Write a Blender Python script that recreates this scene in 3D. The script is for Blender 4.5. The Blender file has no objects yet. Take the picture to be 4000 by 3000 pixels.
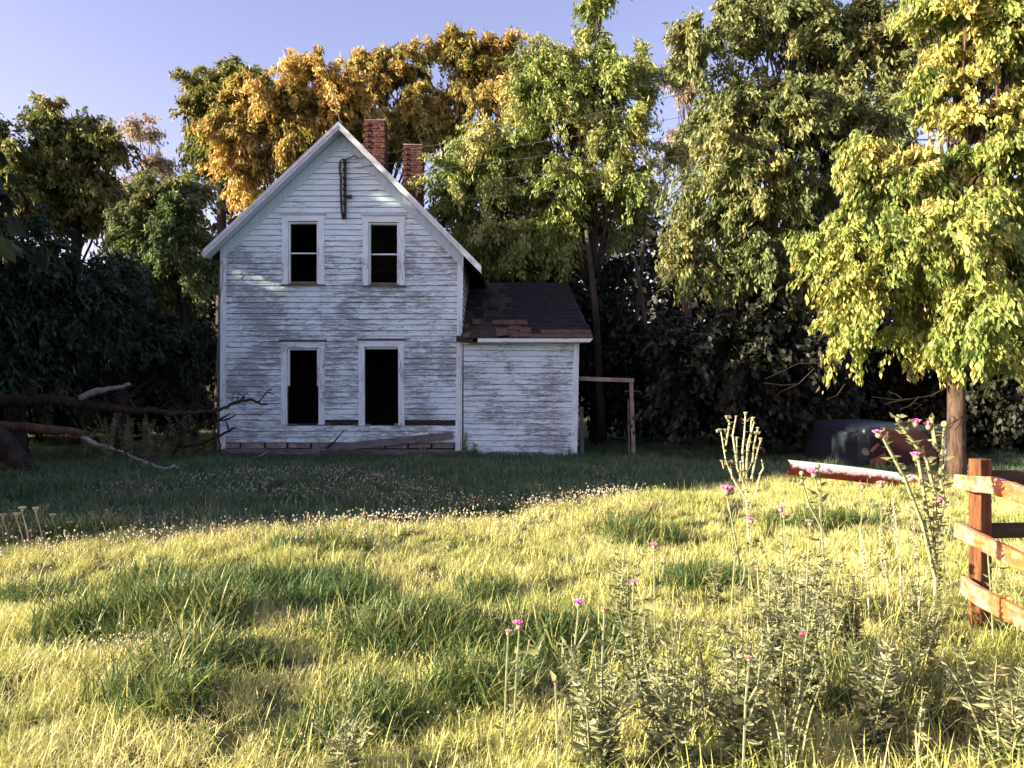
import bpy, math, random
import numpy as np
from mathutils import Vector, Matrix, noise as mnoise

sc = bpy.context.scene
COL = sc.collection
rng = np.random.default_rng(7)
random.seed(7)
R = math.radians

# ------------------------------------------------------------------ camera, world, sun, exposure
F = 3000.0; CAMZ = 1.6
cam = bpy.data.cameras.new('camera'); cam.lens = 27.0; cam.sensor_width = 36.0
cam.clip_start = 0.05; cam.clip_end = 2000
camo = bpy.data.objects.new('camera', cam); COL.objects.link(camo)
camo.location = (0, 0, CAMZ); camo.rotation_euler = (R(90), 0, 0)
sc.camera = camo

SUN_AZ = 16.0; SUN_EL = 18.0            # light travels towards +X, slightly towards +Y
world = bpy.data.worlds.new('World'); sc.world = world; world.use_nodes = True
wn = world.node_tree; wn.nodes.clear()
sky = wn.nodes.new('ShaderNodeTexSky'); sky.sky_type = 'NISHITA'; sky.sun_disc = False
sky.sun_elevation = R(SUN_EL)
sky.sun_rotation = R(270 - SUN_AZ)      # sun stands to the left, a little behind the camera
sky.air_density = 1.0; sky.dust_density = 1.2; sky.ozone_density = 2.5
tint = wn.nodes.new('ShaderNodeMix'); tint.data_type = 'RGBA'; tint.blend_type = 'MULTIPLY'
tint.inputs[0].default_value = 1.0; tint.inputs[7].default_value = (1.27, 0.84, 0.86, 1)
bg = wn.nodes.new('ShaderNodeBackground'); bg.inputs[1].default_value = 0.10
wo = wn.nodes.new('ShaderNodeOutputWorld')
wn.links.new(sky.outputs[0], tint.inputs[6]); wn.links.new(tint.outputs[2], bg.inputs[0]); wn.links.new(bg.outputs[0], wo.inputs[0])

sl = bpy.data.lights.new('sun', 'SUN'); sl.energy = 5.0; sl.angle = R(0.5); sl.color = (1.0, 0.86, 0.62)
so = bpy.data.objects.new('sun', sl); COL.objects.link(so)
LD = Vector((math.cos(R(SUN_AZ)) * math.cos(R(SUN_EL)), math.sin(R(SUN_AZ)) * math.cos(R(SUN_EL)), -math.sin(R(SUN_EL))))
so.rotation_euler = LD.to_track_quat('-Z', 'Y').to_euler(); so.location = (-20, 0, 20)
sc.view_settings.view_transform = 'Standard'; sc.view_settings.look = 'None'
sc.view_settings.exposure = 1.9; sc.view_settings.gamma = 1.0
sc.view_settings.use_curve_mapping = False
sc.cycles.max_bounces = 6; sc.cycles.diffuse_bounces = 3; sc.cycles.transparent_max_bounces = 4
sc.cycles.transmission_bounces = 3; sc.cycles.glossy_bounces = 2
sc.cycles.sample_clamp_indirect = 4

# ------------------------------------------------------------------ helpers
def W(px, py, D): return Vector(((px - 2000) / F * D, D, CAMZ - (py - 1500) / F * D))

def gnoise(x, y, s, o=0.0):
    return mnoise.noise(Vector((x * s + o, y * s - o, o * 1.7)))

MOUNDS = []      # (x, y, rx, ry, height) shallow swells and hollows of the meadow
def pg(px, py): 
    D = CAMZ * F / (py - 1500); return ((px - 2000) / F * D, D)
for (px, py, rx, ry, h) in [(700, 2170, 2.0, .7, .10), (1500, 2120, 1.6, .6, .10), (2300, 2060, 1.5, .8, .14), (2700, 2000, 1.6, .9, .16),
                            (950, 2340, 1.3, .25, -.16), (900, 2230, 1.6, .3, .08), (330, 2540, .8, .16, -.18), (330, 2460, .8, .2, .07), (600, 2450, .9, .25, .07), (2150, 2575, .6, .14, -.18), (2100, 2480, .7, .2, .10), (1300, 2860, .5, .1, -.10), (1650, 2560, .5, .12, -.10),
                            (1500, 2700, .8, .3, .05), (1000, 2520, .9, .3, .06)]:
    x, y = pg(px, py); MOUNDS.append((x, y, rx, ry, h))
def H(x, y):
    h = 0.05 * gnoise(x, y, .35, 3) + 0.03 * gnoise(x, y, 1.1, 9)
    for (mx, my, rx, ry, a) in MOUNDS:
        d = ((x - mx) / rx) ** 2 + ((y - my) / ry) ** 2
        if d < 6: h += a * math.exp(-d)
    t = min(1, max(0, (y - 12.5) / 5)); h -= .17 * t * t * (3 - 2 * t)
    return h

class MB:
    def __init__(s): s.v = []; s.f = []
    def add(s, vs, fs):
        b = len(s.v); s.v += [tuple(v) for v in vs]; s.f += [tuple(i + b for i in f) for f in fs]
    def box(s, a, b, rot=None, piv=None):
        (x0, y0, z0), (x1, y1, z1) = a, b
        vs = [Vector(p) for p in ((x0,y0,z0),(x1,y0,z0),(x1,y1,z0),(x0,y1,z0),(x0,y0,z1),(x1,y0,z1),(x1,y1,z1),(x0,y1,z1))]
        if rot is not None:
            c = Vector(piv) if piv is not None else sum(vs, Vector()) / 8
            vs = [rot @ (v - c) + c for v in vs]
        s.add(vs, [(0,3,2,1),(4,5,6,7),(0,1,5,4),(1,2,6,5),(2,3,7,6),(3,0,4,7)])
    def prism(s, poly, off):       # polygon extruded by a vector
        n = len(poly); off = Vector(off)
        vs = [Vector(p) for p in poly] + [Vector(p) + off for p in poly]
        s.add(vs, [tuple(range(n)), tuple(range(2 * n - 1, n - 1, -1))] + [(i, i + n, (i + 1) % n + n, (i + 1) % n) for i in range(n)])
    def beam(s, p0, p1, w, t, up=(0, 0, 1)):
        p0, p1 = Vector(p0), Vector(p1); d = (p1 - p0).normalized(); u = Vector(up)
        a = d.cross(u).normalized(); b = a.cross(d).normalized()
        q = [a * (i * w / 2) + b * (j * t / 2) for i, j in ((-1,-1),(1,-1),(1,1),(-1,1))]
        s.add([p0 + k for k in q] + [p1 + k for k in q], [(3,2,1,0),(4,5,6,7),(0,1,5,4),(1,2,6,5),(2,3,7,6),(3,0,4,7)])
    def tube(s, pts, rad, n=6, cap=True, jit=0.0):
        pts = [Vector(p) for p in pts]; m = len(pts)
        if not hasattr(rad, '__len__'): rad = [rad] * m
        b = len(s.v); ref = Vector((0.13, 0.21, 1)).normalized()
        for i, p in enumerate(pts):
            d = (pts[min(i + 1, m - 1)] - pts[max(i - 1, 0)])
            d = d.normalized() if d.length > 1e-9 else Vector((0, 0, 1))
            r_ = ref if abs(d.dot(ref)) < .95 else Vector((1, 0, 0))
            a = d.cross(r_).normalized(); c = d.cross(a)
            for k in range(n):
                t = 2 * math.pi * k / n; rr = rad[i] * (1 + random.uniform(-jit, jit))
                s.v.append(tuple(p + (a * math.cos(t) + c * math.sin(t)) * rr))
        for i in range(m - 1):
            for k in range(n):
                k2 = (k + 1) % n
                s.f.append((b + i * n + k, b + i * n + k2, b + (i + 1) * n + k2, b + (i + 1) * n + k))
        if cap:
            s.f.append(tuple(b + k for k in range(n - 1, -1, -1))); s.f.append(tuple(b + (m - 1) * n + k for k in range(n)))
    def ball(s, c, r, n=6, m=4, sq=(1, 1, 1)):
        c = Vector(c); b = len(s.v)
        s.v.append(tuple(c + Vector((0, 0, -r * sq[2]))))
        for j in range(1, m):
            ph = -math.pi / 2 + math.pi * j / m
            for k in range(n):
                t = 2 * math.pi * k / n
                s.v.append((c.x + r * sq[0] * math.cos(ph) * math.cos(t), c.y + r * sq[1] * math.cos(ph) * math.sin(t), c.z + r * sq[2] * math.sin(ph)))
        s.v.append(tuple(c + Vector((0, 0, r * sq[2])))); top = len(s.v) - 1
        for k in range(n):
            k2 = (k + 1) % n
            s.f.append((b, b + 1 + k2, b + 1 + k)); s.f.append((top, b + 1 + (m - 2) * n + k, b + 1 + (m - 2) * n + k2))
            for j in range(m - 2):
                s.f.append((b + 1 + j * n + k, b + 1 + j * n + k2, b + 1 + (j + 1) * n + k2, b + 1 + (j + 1) * n + k))
    def mesh(s, name):
        me = bpy.data.meshes.new(name); me.from_pydata(s.v, [], s.f); me.update(); return me

def link(name, me, mat=None, parent=None, smooth=False):
    o = bpy.data.objects.new(name, me); COL.objects.link(o)
    if mat is not None and me is not None and len(me.materials) == 0: me.materials.append(mat)
    if parent is not None:
        o.parent = parent
        if parent.type == 'EMPTY' and parent.parent is None:
            o.matrix_parent_inverse = Matrix.Translation(-parent.location)
    if smooth: me.polygons.foreach_set('use_smooth', [True] * len(me.polygons))
    return o
def obj(name, mb, mat=None, parent=None, smooth=False): return link(name, mb.mesh(name), mat, parent, smooth)
def tag(o, label=None, cat=None, group=None, kind=None):
    if label: o['label'] = label
    if cat: o['category'] = cat
    if group: o['group'] = group
    if kind: o['kind'] = kind
    return o
def thing(name, loc, label, cat, group=None):
    o = bpy.data.objects.new(name, None); COL.objects.link(o); o.location = loc; o.empty_display_size = .3
    return tag(o, label, cat, group)

# ------------------------------------------------------------------ materials
class NT:
    def __init__(s, name):
        s.m = bpy.data.materials.new(name); s.m.use_nodes = True; s.t = s.m.node_tree
        s.b = s.t.nodes['Principled BSDF']; s.b.inputs['Roughness'].default_value = .85
        s.b.inputs['Specular IOR Level'].default_value = .25
    def n(s, typ, **k):
        x = s.t.nodes.new(typ)
        for a, v in k.items(): setattr(x, a, v)
        return x
    def l(s, a, b): s.t.links.new(a, b)
    def pos(s, off=True, scale=(1, 1, 1), k=37.0):
        g = s.n('ShaderNodeNewGeometry'); out = g.outputs['Position']
        if off:
            oi = s.n('ShaderNodeObjectInfo'); mu = s.n('ShaderNodeMath', operation='MULTIPLY'); mu.inputs[1].default_value = k
            s.l(oi.outputs['Random'], mu.inputs[0]); ad = s.n('ShaderNodeVectorMath', operation='ADD')
            s.l(out, ad.inputs[0]); s.l(mu.outputs[0], ad.inputs[1]); out = ad.outputs[0]
        mp = s.n('ShaderNodeVectorMath', operation='MULTIPLY'); mp.inputs[1].default_value = scale
        s.l(out, mp.inputs[0]); return mp.outputs[0]
    def noise(s, vec, scale, detail=6, rough=.6, dist=0.0):
        x = s.n('ShaderNodeTexNoise'); x.inputs['Scale'].default_value = scale; x.inputs['Detail'].default_value = detail
        x.inputs['Roughness'].default_value = rough; x.inputs['Distortion'].default_value = dist
        s.l(vec, x.inputs['Vector']); return x.outputs[0]
    def ramp(s, fac, stops, interp='LINEAR'):
        x = s.n('ShaderNodeValToRGB'); x.color_ramp.interpolation = interp
        e = x.color_ramp.elements
        while len(e) < len(stops): e.new(.5)
        for i, (p, c) in enumerate(stops):
            e[i].position = p; e[i].color = (*c, 1) if len(c) == 3 else c
        s.l(fac, x.inputs[0]); return x.outputs[0]
    def math(s, op, a, b=None, clamp=False):
        x = s.n('ShaderNodeMath', operation=op, use_clamp=clamp)
        for i, v in enumerate((a, b)):
            if v is None: continue
            if isinstance(v, (int, float)): x.inputs[i].default_value = v
            else: s.l(v, x.inputs[i])
        return x.outputs[0]
    def mix(s, f, a, b, bt='MIX'):
        x = s.n('ShaderNodeMix', data_type='RGBA', blend_type=bt)
        for i, v in ((0, f), (6, a), (7, b)):
            if isinstance(v, (int, float)): x.inputs[i].default_value = v
            elif isinstance(v, tuple): x.inputs[i].default_value = (*v, 1)
            else: s.l(v, x.inputs[i])
        return x.outputs[2]
    def bump(s, h, strength=.4, dist=.02):
        x = s.n('ShaderNodeBump'); x.inputs['Strength'].default_value = strength; x.inputs['Distance'].default_value = dist
        s.l(h, x.inputs['Height']); s.l(x.outputs[0], s.b.inputs['Normal'])
    def col(s, c):
        if isinstance(c, tuple): s.b.inputs['Base Color'].default_value = (*c, 1)
        else: s.l(c, s.b.inputs['Base Color'])
        return s

def peeling(name, peel, axis='x', dark=(.18, .215, .23), mid=(.40, .46, .49), paint=(.71, .88, .94), zbias=True, topz=0.0):
    m = NT(name)
    sx = (1, 1, 6.5) if axis == 'x' else (6.5, 6.5, 1)
    p = m.pos(True, sx)
    n1 = m.noise(p, 2.6, 8, .74, .5); n2 = m.noise(p, 11, 4, .75)
    v = m.math('ADD', m.math('MULTIPLY', n1, .62), m.math('MULTIPLY', n2, .38))
    pw = m.pos(False, (1, 1, 1)); big = m.noise(pw, .9, 3, .6)
    v = m.math('ADD', v, m.math('MULTIPLY', m.math('SUBTRACT', big, .5), .38))
    if zbias:
        g = m.n('ShaderNodeNewGeometry'); sp = m.n('ShaderNodeSeparateXYZ'); m.l(g.outputs['Position'], sp.inputs[0])
        mr = m.n('ShaderNodeMapRange'); mr.inputs[1].default_value = 4.6; mr.inputs[2].default_value = 7.0
        mr.inputs[3].default_value = 0.0; mr.inputs[4].default_value = -.2; m.l(sp.outputs[2], mr.inputs[0]); v = m.math('ADD', v, mr.outputs[0])
    mask = m.ramp(v, [(peel - .03, (0, 0, 0)), (peel + .03, (1, 1, 1))])
    gr = m.noise(m.pos(True, (1.2, 1.2, 30) if axis == 'x' else (30, 30, 1.2)), 2.5, 5, .7)
    wood = m.ramp(gr, [(.3, dark), (.7, mid)])
    dirt = m.noise(p, 3.0, 5, .7)
    pc = m.mix(m.ramp(dirt, [(.42, (0, 0, 0)), (.75, (1, 1, 1))]), paint, tuple(c * .68 for c in paint))
    m.col(m.mix(mask, pc, wood))
    hh = m.math('SUBTRACT', m.math('MULTIPLY', gr, .35), mask); m.bump(hh, .5, .006)
    return m.m
def simple(name, c1, c2, scale=4, rough=.85, st=(1, 1, 1), bump=.3, bd=.01, off=True, spec=.25):
    m = NT(name); v = m.noise(m.pos(off, st), scale, 7, .65)
    m.col(m.ramp(v, [(.3, c1), (.7, c2)])); m.bump(v, bump, bd); m.b.inputs['Roughness'].default_value = rough
    m.b.inputs['Specular IOR Level'].default_value = spec
    return m.m

M_board = peeling('peeling_white_clapboard', .508)
M_board2 = peeling('peeling_clapboard_annex', .53, zbias=False)
M_trim = peeling('peeling_trim', .57, 'z', paint=(.76, .90, .95))
M_trimh = peeling('peeling_trim_level', .57, 'x', paint=(.76, .90, .95))
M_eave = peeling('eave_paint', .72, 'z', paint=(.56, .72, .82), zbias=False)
M_rake = peeling('rake_paint', .66, 'z', paint=(.70, .78, .82), zbias=False)
M_wood_grey = simple('grey_weathered_wood', (.07, .07, .072), (.22, .22, .225), 3, st=(1, 6, 6))
M_wood_dark = simple('dark_wood', (.02, .017, .015), (.06, .05, .045), 3, st=(1, 1, 5))
M_inside = simple('interior_shade', (.008, .007, .006), (.02, .018, .016), 2)  # darkness of the unlit rooms is put into this near-black colour
M_shingle = simple('old_shingle', (.006, .007, .010), (.022, .022, .024), 5)
M_shred = simple('red_shingle', (.05, .028, .024), (.17, .10, .085), 9)
M_shbrown = simple('brown_shingle', (.06, .04, .03), (.17, .11, .08), 6)
M_mortar = simple('mortar', (.14, .11, .10), (.34, .29, .27), 12)
M_block = simple('foundation_block', (.12, .11, .11), (.36, .34, .34), 7)
M_steel = simple('dark_steel', (.02, .02, .02), (.06, .055, .05), 10, rough=.6)
M_wire = simple('wire_grey', (.10, .10, .10), (.22, .21, .2), 10, rough=.6)
M_antenna = simple('antenna_rust', (.04, .035, .035), (.13, .10, .09), 10, rough=.6)
mb_ = NT('brick'); oi = mb_.n('ShaderNodeObjectInfo'); v = mb_.noise(mb_.pos(True), 22, 6, .7)
bc = mb_.ramp(oi.outputs['Random'], [(0, (.035, .012, .011)), (.45, (.07, .019, .015)), (.8, (.12, .038, .03)), (1, (.06, .024, .022))])
mb_.col(mb_.mix(mb_.ramp(v, [(.5, (0, 0, 0)), (.72, (.8, .8, .8))]), bc, (.26, .18, .16))); mb_.bump(v, .6, .01); M_brick = mb_.m

def fence_mat():
    m = NT('orange_stained_rail'); p = m.pos(True, (2, 1, 1)); g = m.noise(m.pos(True, (14, 1.4, 14)), 2.2, 6, .7)
    base = m.ramp(g, [(.25, (.13, .035, .014)), (.5, (.40, .12, .03)), (.75, (.58, .22, .06))])
    n1 = m.noise(p, 3.2, 6, .7, .4); fade = m.ramp(n1, [(.44, (0, 0, 0)), (.66, (1, 1, 1))])
    m.col(m.mix(fade, base, m.ramp(g, [(.3, (.34, .17, .12)), (.7, (.58, .42, .36))]))); m.bump(g, .5, .006); return m.m
M_rail = fence_mat()
def post_mat():
    m = NT('fence_post_wood'); g = m.noise(m.pos(True, (16, 16, 1.6)), 2.2, 6, .7, .5)
    m.col(m.ramp(g, [(.3, (.035, .018, .012)), (.55, (.15, .062, .026)), (.8, (.30, .14, .06))])); m.bump(g, .6, .006); return m.m
M_post = post_mat()
def bark(name, a, b, sc_=5):
    m = NT(name); g = m.noise(m.pos(True, (1, 1, .22)), sc_, 8, .72, .6)
    m.col(m.ramp(g, [(.35, a), (.68, b)])); m.bump(g, 1.0, .04); return m.m
M_bark = bark('bark_dark', (.018, .015, .013), (.08, .065, .055))
M_bark2 = bark('bark_shaggy', (.02, .014, .011), (.17, .11, .08), 14)
M_dead = bark('dead_wood', (.012, .009, .008), (.06, .043, .038), 9)
M_pale = simple('stripped_wood', (.08, .075, .075), (.38, .36, .36), 5, st=(1, 5, 5))
M_stick = simple('grey_stick', (.14, .12, .10), (.40, .36, .30), 6)

def leafmat(name, c0, c1, c2, warm=None, wf=.5, trans=.35):
    m = NT(name)
    at = m.n('ShaderNodeAttribute', attribute_name='rnd'); nz = m.noise(m.pos(False), .55, 3, .6)
    c = m.ramp(at.outputs['Fac'], [(0, c0), (.55, c1), (1, c2)])
    if warm:
        f = m.ramp(m.math('ADD', nz, m.math('MULTIPLY', at.outputs['Fac'], .30)), [(wf - .02, (0, 0, 0)), (wf + .30, (1, 1, 1))])
        wv = m.ramp(at.outputs['Fac'], [(0, tuple(k * .55 for k in warm)), (1, warm)])
        c = m.mix(f, c, wv)
    m.col(c); m.b.inputs['Roughness'].default_value = .55; m.b.inputs['Specular IOR Level'].default_value = .3
    tr = m.n('ShaderNodeBsdfTranslucent'); m.l(c, tr.inputs[0]); ms = m.n('ShaderNodeMixShader'); ms.inputs[0].default_value = trans
    out = m.t.nodes['Material Output']; m.l(m.b.outputs[0], ms.inputs[1]); m.l(tr.outputs[0], ms.inputs[2]); m.l(ms.outputs[0], out.inputs[0])
    return m.m
L_near = leafmat('leaf_yellow_green', (.09, .15, .04), (.25, .33, .08), (.54, .56, .17), (.76, .64, .20), .64)
L_big = leafmat('leaf_grey_green', (.09, .13, .05), (.22, .26, .10), (.42, .43, .19), (.45, .38, .14), .72)
L_bright = leafmat('leaf_bright_green', (.09, .16, .04), (.27, .34, .09), (.52, .54, .17), (.66, .60, .26), .62)
L_orange = leafmat('leaf_orange', (.18, .18, .04), (.44, .36, .09), (.66, .52, .15), (.76, .52, .18), .56)
L_orange2 = leafmat('leaf_orange_green', (.12, .15, .04), (.32, .30, .08), (.54, .42, .12), (.66, .46, .15), .58)
L_olive = leafmat('leaf_olive', (.08, .11, .03), (.20, .22, .06), (.40, .36, .12), (.50, .40, .13), .68)
L_pale = leafmat('leaf_pale_pink', (.20, .17, .12), (.38, .31, .20), (.55, .45, .30))
L_mid = leafmat('leaf_mid_green', (.05, .10, .04), (.14, .21, .07), (.32, .36, .14), (.35, .30, .12), .66)
L_dark = leafmat('leaf_green_shade_tone', (.015, .03, .018), (.03, .055, .03), (.06, .085, .035), trans=.2)  # green leaves with the shade they stand in darkened into the colour
L_under = leafmat('leaf_undergrowth_shade', (.008, .010, .008), (.018, .022, .013), (.04, .042, .022), trans=.15)  # near-black leaf colour carries the deep shade under the trees
def grassmat(name, g0, g1, straw, w0, w1, hs=.5):
    m = NT(name)
    at = m.n('ShaderNodeAttribute', attribute_name='rnd'); nz = m.noise(m.pos(False), .8, 4, .6); n2 = m.noise(m.pos(False), 4.5, 3, .6)
    g = m.mix(n2, g0, g1)
    f = m.math('ADD', m.math('MULTIPLY', at.outputs['Fac'], .55), m.math('MULTIPLY', nz, .9))
    m_ = m.ramp(f, [(w0, (0, 0, 0)), (w1, (1, 1, 1))])
    c = m.mix(m_, g, straw); m.col(c); m.b.inputs['Roughness'].default_value = .5; m.b.inputs['Specular IOR Level'].default_value = .35
    tr = m.n('ShaderNodeBsdfTranslucent'); m.l(c, tr.inputs[0]); ms = m.n('ShaderNodeMixShader'); ms.inputs[0].default_value = .25
    out = m.t.nodes['Material Output']; m.l(m.b.outputs[0], ms.inputs[1]); m.l(tr.outputs[0], ms.inputs[2]); m.l(ms.outputs[0], out.inputs[0])
    return m.m
G_lawn = grassmat('grass_blades', (.22, .31, .06), (.56, .57, .16), (.92, .82, .42), .56, 1.1)
G_lush = grassmat('grass_lush_shaded', (.035, .085, .025), (.11, .19, .05), (.45, .44, .16), .72, 1.2)  # lush green blades, darkened further to paint shade into the hollows
G_shade = grassmat('grass_shade_tone', (.04, .11, .045), (.09, .17, .07), (.22, .21, .13), .80, 1.2)  # shaded copy of the meadow grass: shade is painted into the blades
M_soil = simple('meadow_soil', (.035, .04, .015), (.10, .10, .035), 3, off=False)
M_stem = simple('stem_green', (.14, .17, .09), (.30, .32, .18), 20)
M_stemp = simple('stem_pale', (.34, .34, .20), (.60, .58, .38), 20)
M_weed = leafmat('weed_dark_leaf', (.08, .11, .05), (.22, .25, .12), (.44, .42, .25), trans=.2)
M_weedl = leafmat('weed_light_leaf', (.10, .13, .05), (.22, .24, .10), (.40, .38, .18))
M_pink = simple('thistle_pink', (.62, .10, .36), (.85, .28, .55), 30)
M_pink2 = simple('thistle_faded', (.40, .12, .16), (.62, .34, .34), 30)
M_bract = simple('thistle_bract', (.16, .18, .09), (.36, .34, .20), 60)
M_white = simple('white_bloom', (.32, .27, .19), (.56, .49, .38), 30)
M_brown = simple('dry_seed', (.12, .07, .04), (.30, .18, .10), 30)

# ------------------------------------------------------------------ meadow ground
def make_ground():
    xs = np.concatenate([np.linspace(-300, -32, 14), np.linspace(-30, 30, 241), np.linspace(32, 300, 14)])
    ys = np.concatenate([np.linspace(-120, -6, 8), np.linspace(-5, 45, 221), np.linspace(47, 400, 14)])
    v = []
    for y in ys:
        for x in xs:
            v.append((x, y, H(x, y) if abs(x) < 30 and -5 < y < 45 else 0.0))
    nx = len(xs); f = [(j * nx + i, j * nx + i + 1, (j + 1) * nx + i + 1, (j + 1) * nx + i) for j in range(len(ys) - 1) for i in range(nx - 1)]
    me = bpy.data.meshes.new('ground'); me.from_pydata(v, [], f); me.materials.append(M_soil)
    me.polygons.foreach_set('use_smooth', [True] * len(f))
    o = bpy.data.objects.new('ground', me); COL.objects.link(o)
    tag(o, 'uneven meadow soil under the grass in front of the old house', kind='structure')
make_ground()

# ------------------------------------------------------------------ farmhouse
HD = 18.75                                    # distance of the front wall
def X(px, D=HD): return (px - 2000) / F * D
def Z(py, D=HD): return CAMZ - (py - 1500) / F * D
XL, XR = X(862), X(1803)
YB = HD + 7.2
house = thing('farmhouse', ((XL + XR) / 2, HD, 0), 'abandoned two-storey farmhouse with peeling white clapboards and empty black windows', 'house')
PK = (X(1337), 7.80)                          # roof apex over the wall plane (top of rafters)
SLL = (7.80 - 4.98) / (PK[0] - XL); SLR = (7.80 - 4.86) / (XR - PK[0])
def roofz(x): return PK[1] - (PK[0] - x) * SLL if x < PK[0] else PK[1] - (x - PK[0]) * SLR

# openings in the front wall: (name, x0, x1, ztop, zbottom)
OPEN = [('window', X(1127), X(1244), Z(866), Z(1108)), ('window', X(1441), X(1558), Z(870), Z(1112)),
        ('window', X(1124), X(1245), Z(1360), Z(1655)), ('doorway', X(1426), X(1556), Z(1356), Z(1660))]
TH = .12
# sheathing wall with real openings
sh = MB()
def wall_piece(x0, x1, z0, z1):
    sh.prism([(x0, HD, z0), (x1, HD, z0), (x1, HD, z1), (x0, HD, z1)], (0, TH, 0))
Zs = sorted({0.0, 4.75} | {o[3] for o in OPEN} | {o[4] for o in OPEN})
for a, b in zip(Zs[:-1], Zs[1:]):
    mid = (a + b) / 2; holes = sorted((o[1], o[2]) for o in OPEN if o[4] < mid < o[3])
    x = XL
    for h0, h1 in holes: wall_piece(x, h0, a, b); x = h1
    wall_piece(x, XR, a, b)
top = max(o[3] for o in OPEN)
zl = 4.75
if top > zl: pass
def gable(x0, x1, z0):
    n = 6; xs = np.linspace(x0, x1, n + 1)
    xs = sorted(set(list(xs) + ([PK[0]] if x0 < PK[0] < x1 else [])))
    poly = [(x0, HD, z0), (x1, HD, z0)] + [(x, HD, max(roofz(x) - .02, z0 + .001)) for x in reversed(xs)]
    sh.prism(poly, (0, TH, 0))
sh.v, sh.f = [], []
cuts = sorted({XL, XR, OPEN[0][1], OPEN[0][2], OPEN[1][1], OPEN[1][2], OPEN[2][1], OPEN[2][2], OPEN[3][1], OPEN[3][2]})
for a, b in zip(cuts[:-1], cuts[1:]):
    mid = (a + b) / 2; hs = sorted((o[4], o[3]) for o in OPEN if o[1] < mid < o[2]); z = 0.25
    for h0, h1 in hs: wall_piece(a, b, z, h0); z = h1
    gable(a, b, z)
front = obj('front_wall', sh, M_wood_dark, house)

# clapboards
def clapboard(x0, x1, z, pitch, parent, mat, y=HD, slope=0.0, lift=0.0, axis='x', sgn=-1, xa=0.0):
    n = 5; t0, t1 = .030, .006
    pf = []; w = [random.uniform(-.0025, .0025) for _ in range(n + 1)]; o = random.uniform(-.0025, .0025) + lift
    m = MB()
    for i in range(n + 1):
        u = i / n; x = x0 + (x1 - x0) * u; zz = z + w[i] + o + slope * (x - x0)
        e = random.uniform(0, .003)
        for (d, h) in ((t0 + e, 0), (t1, pitch - .010), (.001, pitch - .010), (.001, 0)):
            m.v.append((x, y + sgn * d, zz + h) if axis == 'x' else (xa + sgn * d, x, zz + h))
    for i in range(n):
        for k in range(4):
            a, b = i * 4 + k, i * 4 + (k + 1) % 4
            m.f.append((a, b, b + 4, a + 4) if axis == 'x' else (a, a + 4, b + 4, b))
    m.f.append((0, 3, 2, 1)); m.f.append(tuple(n * 4 + k for k in (0, 1, 2, 3)))
    return obj('clapboard', m, mat, parent)
PITCH = 21.85 / 160.0
zr = Z(1727); row = 0
CAS = .115
while zr < PK[1] - .5:
    lo, hi = XL + .05, XR - .02
    zm = zr + PITCH * .6
    if zm > 4.9:
        lo = max(lo, PK[0] - (PK[1] - zm) / SLL + .10); hi = min(hi, PK[0] + (PK[1] - zm) / SLR - .10)
    if hi - lo < .3: break
    segs = [(lo, hi)]
    for k, o in enumerate(OPEN):
        if o[4] - .02 < zr + PITCH * .9 and zr + PITCH * .3 < o[3] + .06:
            ns = []
            for a, b in segs:
                if o[1] - CAS / 2 > a and o[2] + CAS / 2 < b: ns += [(a, o[1] - CAS / 2), (o[2] + CAS / 2, b)]
                else: ns.append((a, b))
            segs = ns
    for a, b in segs:
        if Z(1663) - .02 < zr + .03 < Z(1640) - .02 and a > X(1130) - .7 and not (b < X(1127)):   # the split course under the sills has fallen away
            continue
        if b - a > 3.0 and random.random() < .75:       # butt joint
            c = random.uniform(a + 1.0, b - 1.0) if zr > 4.2 or zr < 1 else X(random.choice([1325, 1357])) + random.uniform(-.01, .01)
            c = min(max(c, a + .4), b - .4)
            clapboard(a, c - .004, zr, PITCH, front, M_board); clapboard(c + .004, b, zr, PITCH, front, M_board)
        else: clapboard(a, b, zr, PITCH, front, M_board)
    zr += PITCH; row += 1
# broken sill course: dark gap with a few remnants
for (a, b, dz) in ((X(870), X(1120), -.02), (X(1125), X(1158), .0), (X(1240), X(1290), .02), (X(1385), X(1446), .0), (X(1540), X(1580), .01)):
    m = MB(); m.box((a, HD - .035, Z(1664) + dz), (b, HD - .002, Z(1664) + dz + (.055 if b - a < 1 else .12)), Matrix.Rotation(R(random.uniform(-1.5, 1.5)), 3, 'Y'))
    obj('board_remnant', m, M_wood_grey if b - a < 1 else M_board, front)
# foundation: rubble blocks seen where the bottom boards are gone, then a sill plank
found = MB(); found.box((XL + .02, HD + .03, -.4), (XR, HD + .14, .26)); fo = obj('foundation', found, M_wood_dark, house)
bx0 = 880
for w_ in (60, 95, 88, 92, 105, 90, 96, 88, 92, 90):
    m = MB(); x0, x1 = X(bx0 + 4), X(min(bx0 + w_ - 5, 1780)); zb = Z(1750) + random.uniform(-.008, .008)
    if x1 - x0 < .15: break
    m.box((x0, HD - .012 + random.uniform(-.01, .01), zb), (x1, HD + .05, Z(1727) - .006 + random.uniform(-.03, 0))); obj('block', m, M_block, fo); bx0 += w_
m = MB(); m.box((X(868), HD - .03, -.12), (X(1786), HD + .02, Z(1754)), Matrix.Rotation(R(.3), 3, 'Y')); obj('sill_plank', m, M_wood_grey, fo)
m = MB(); m.box((X(1165), HD - .028, Z(1733)), (X(1790), HD - .008, Z(1728) + .0)); obj('ledge', m, M_wood_grey, fo)

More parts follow.
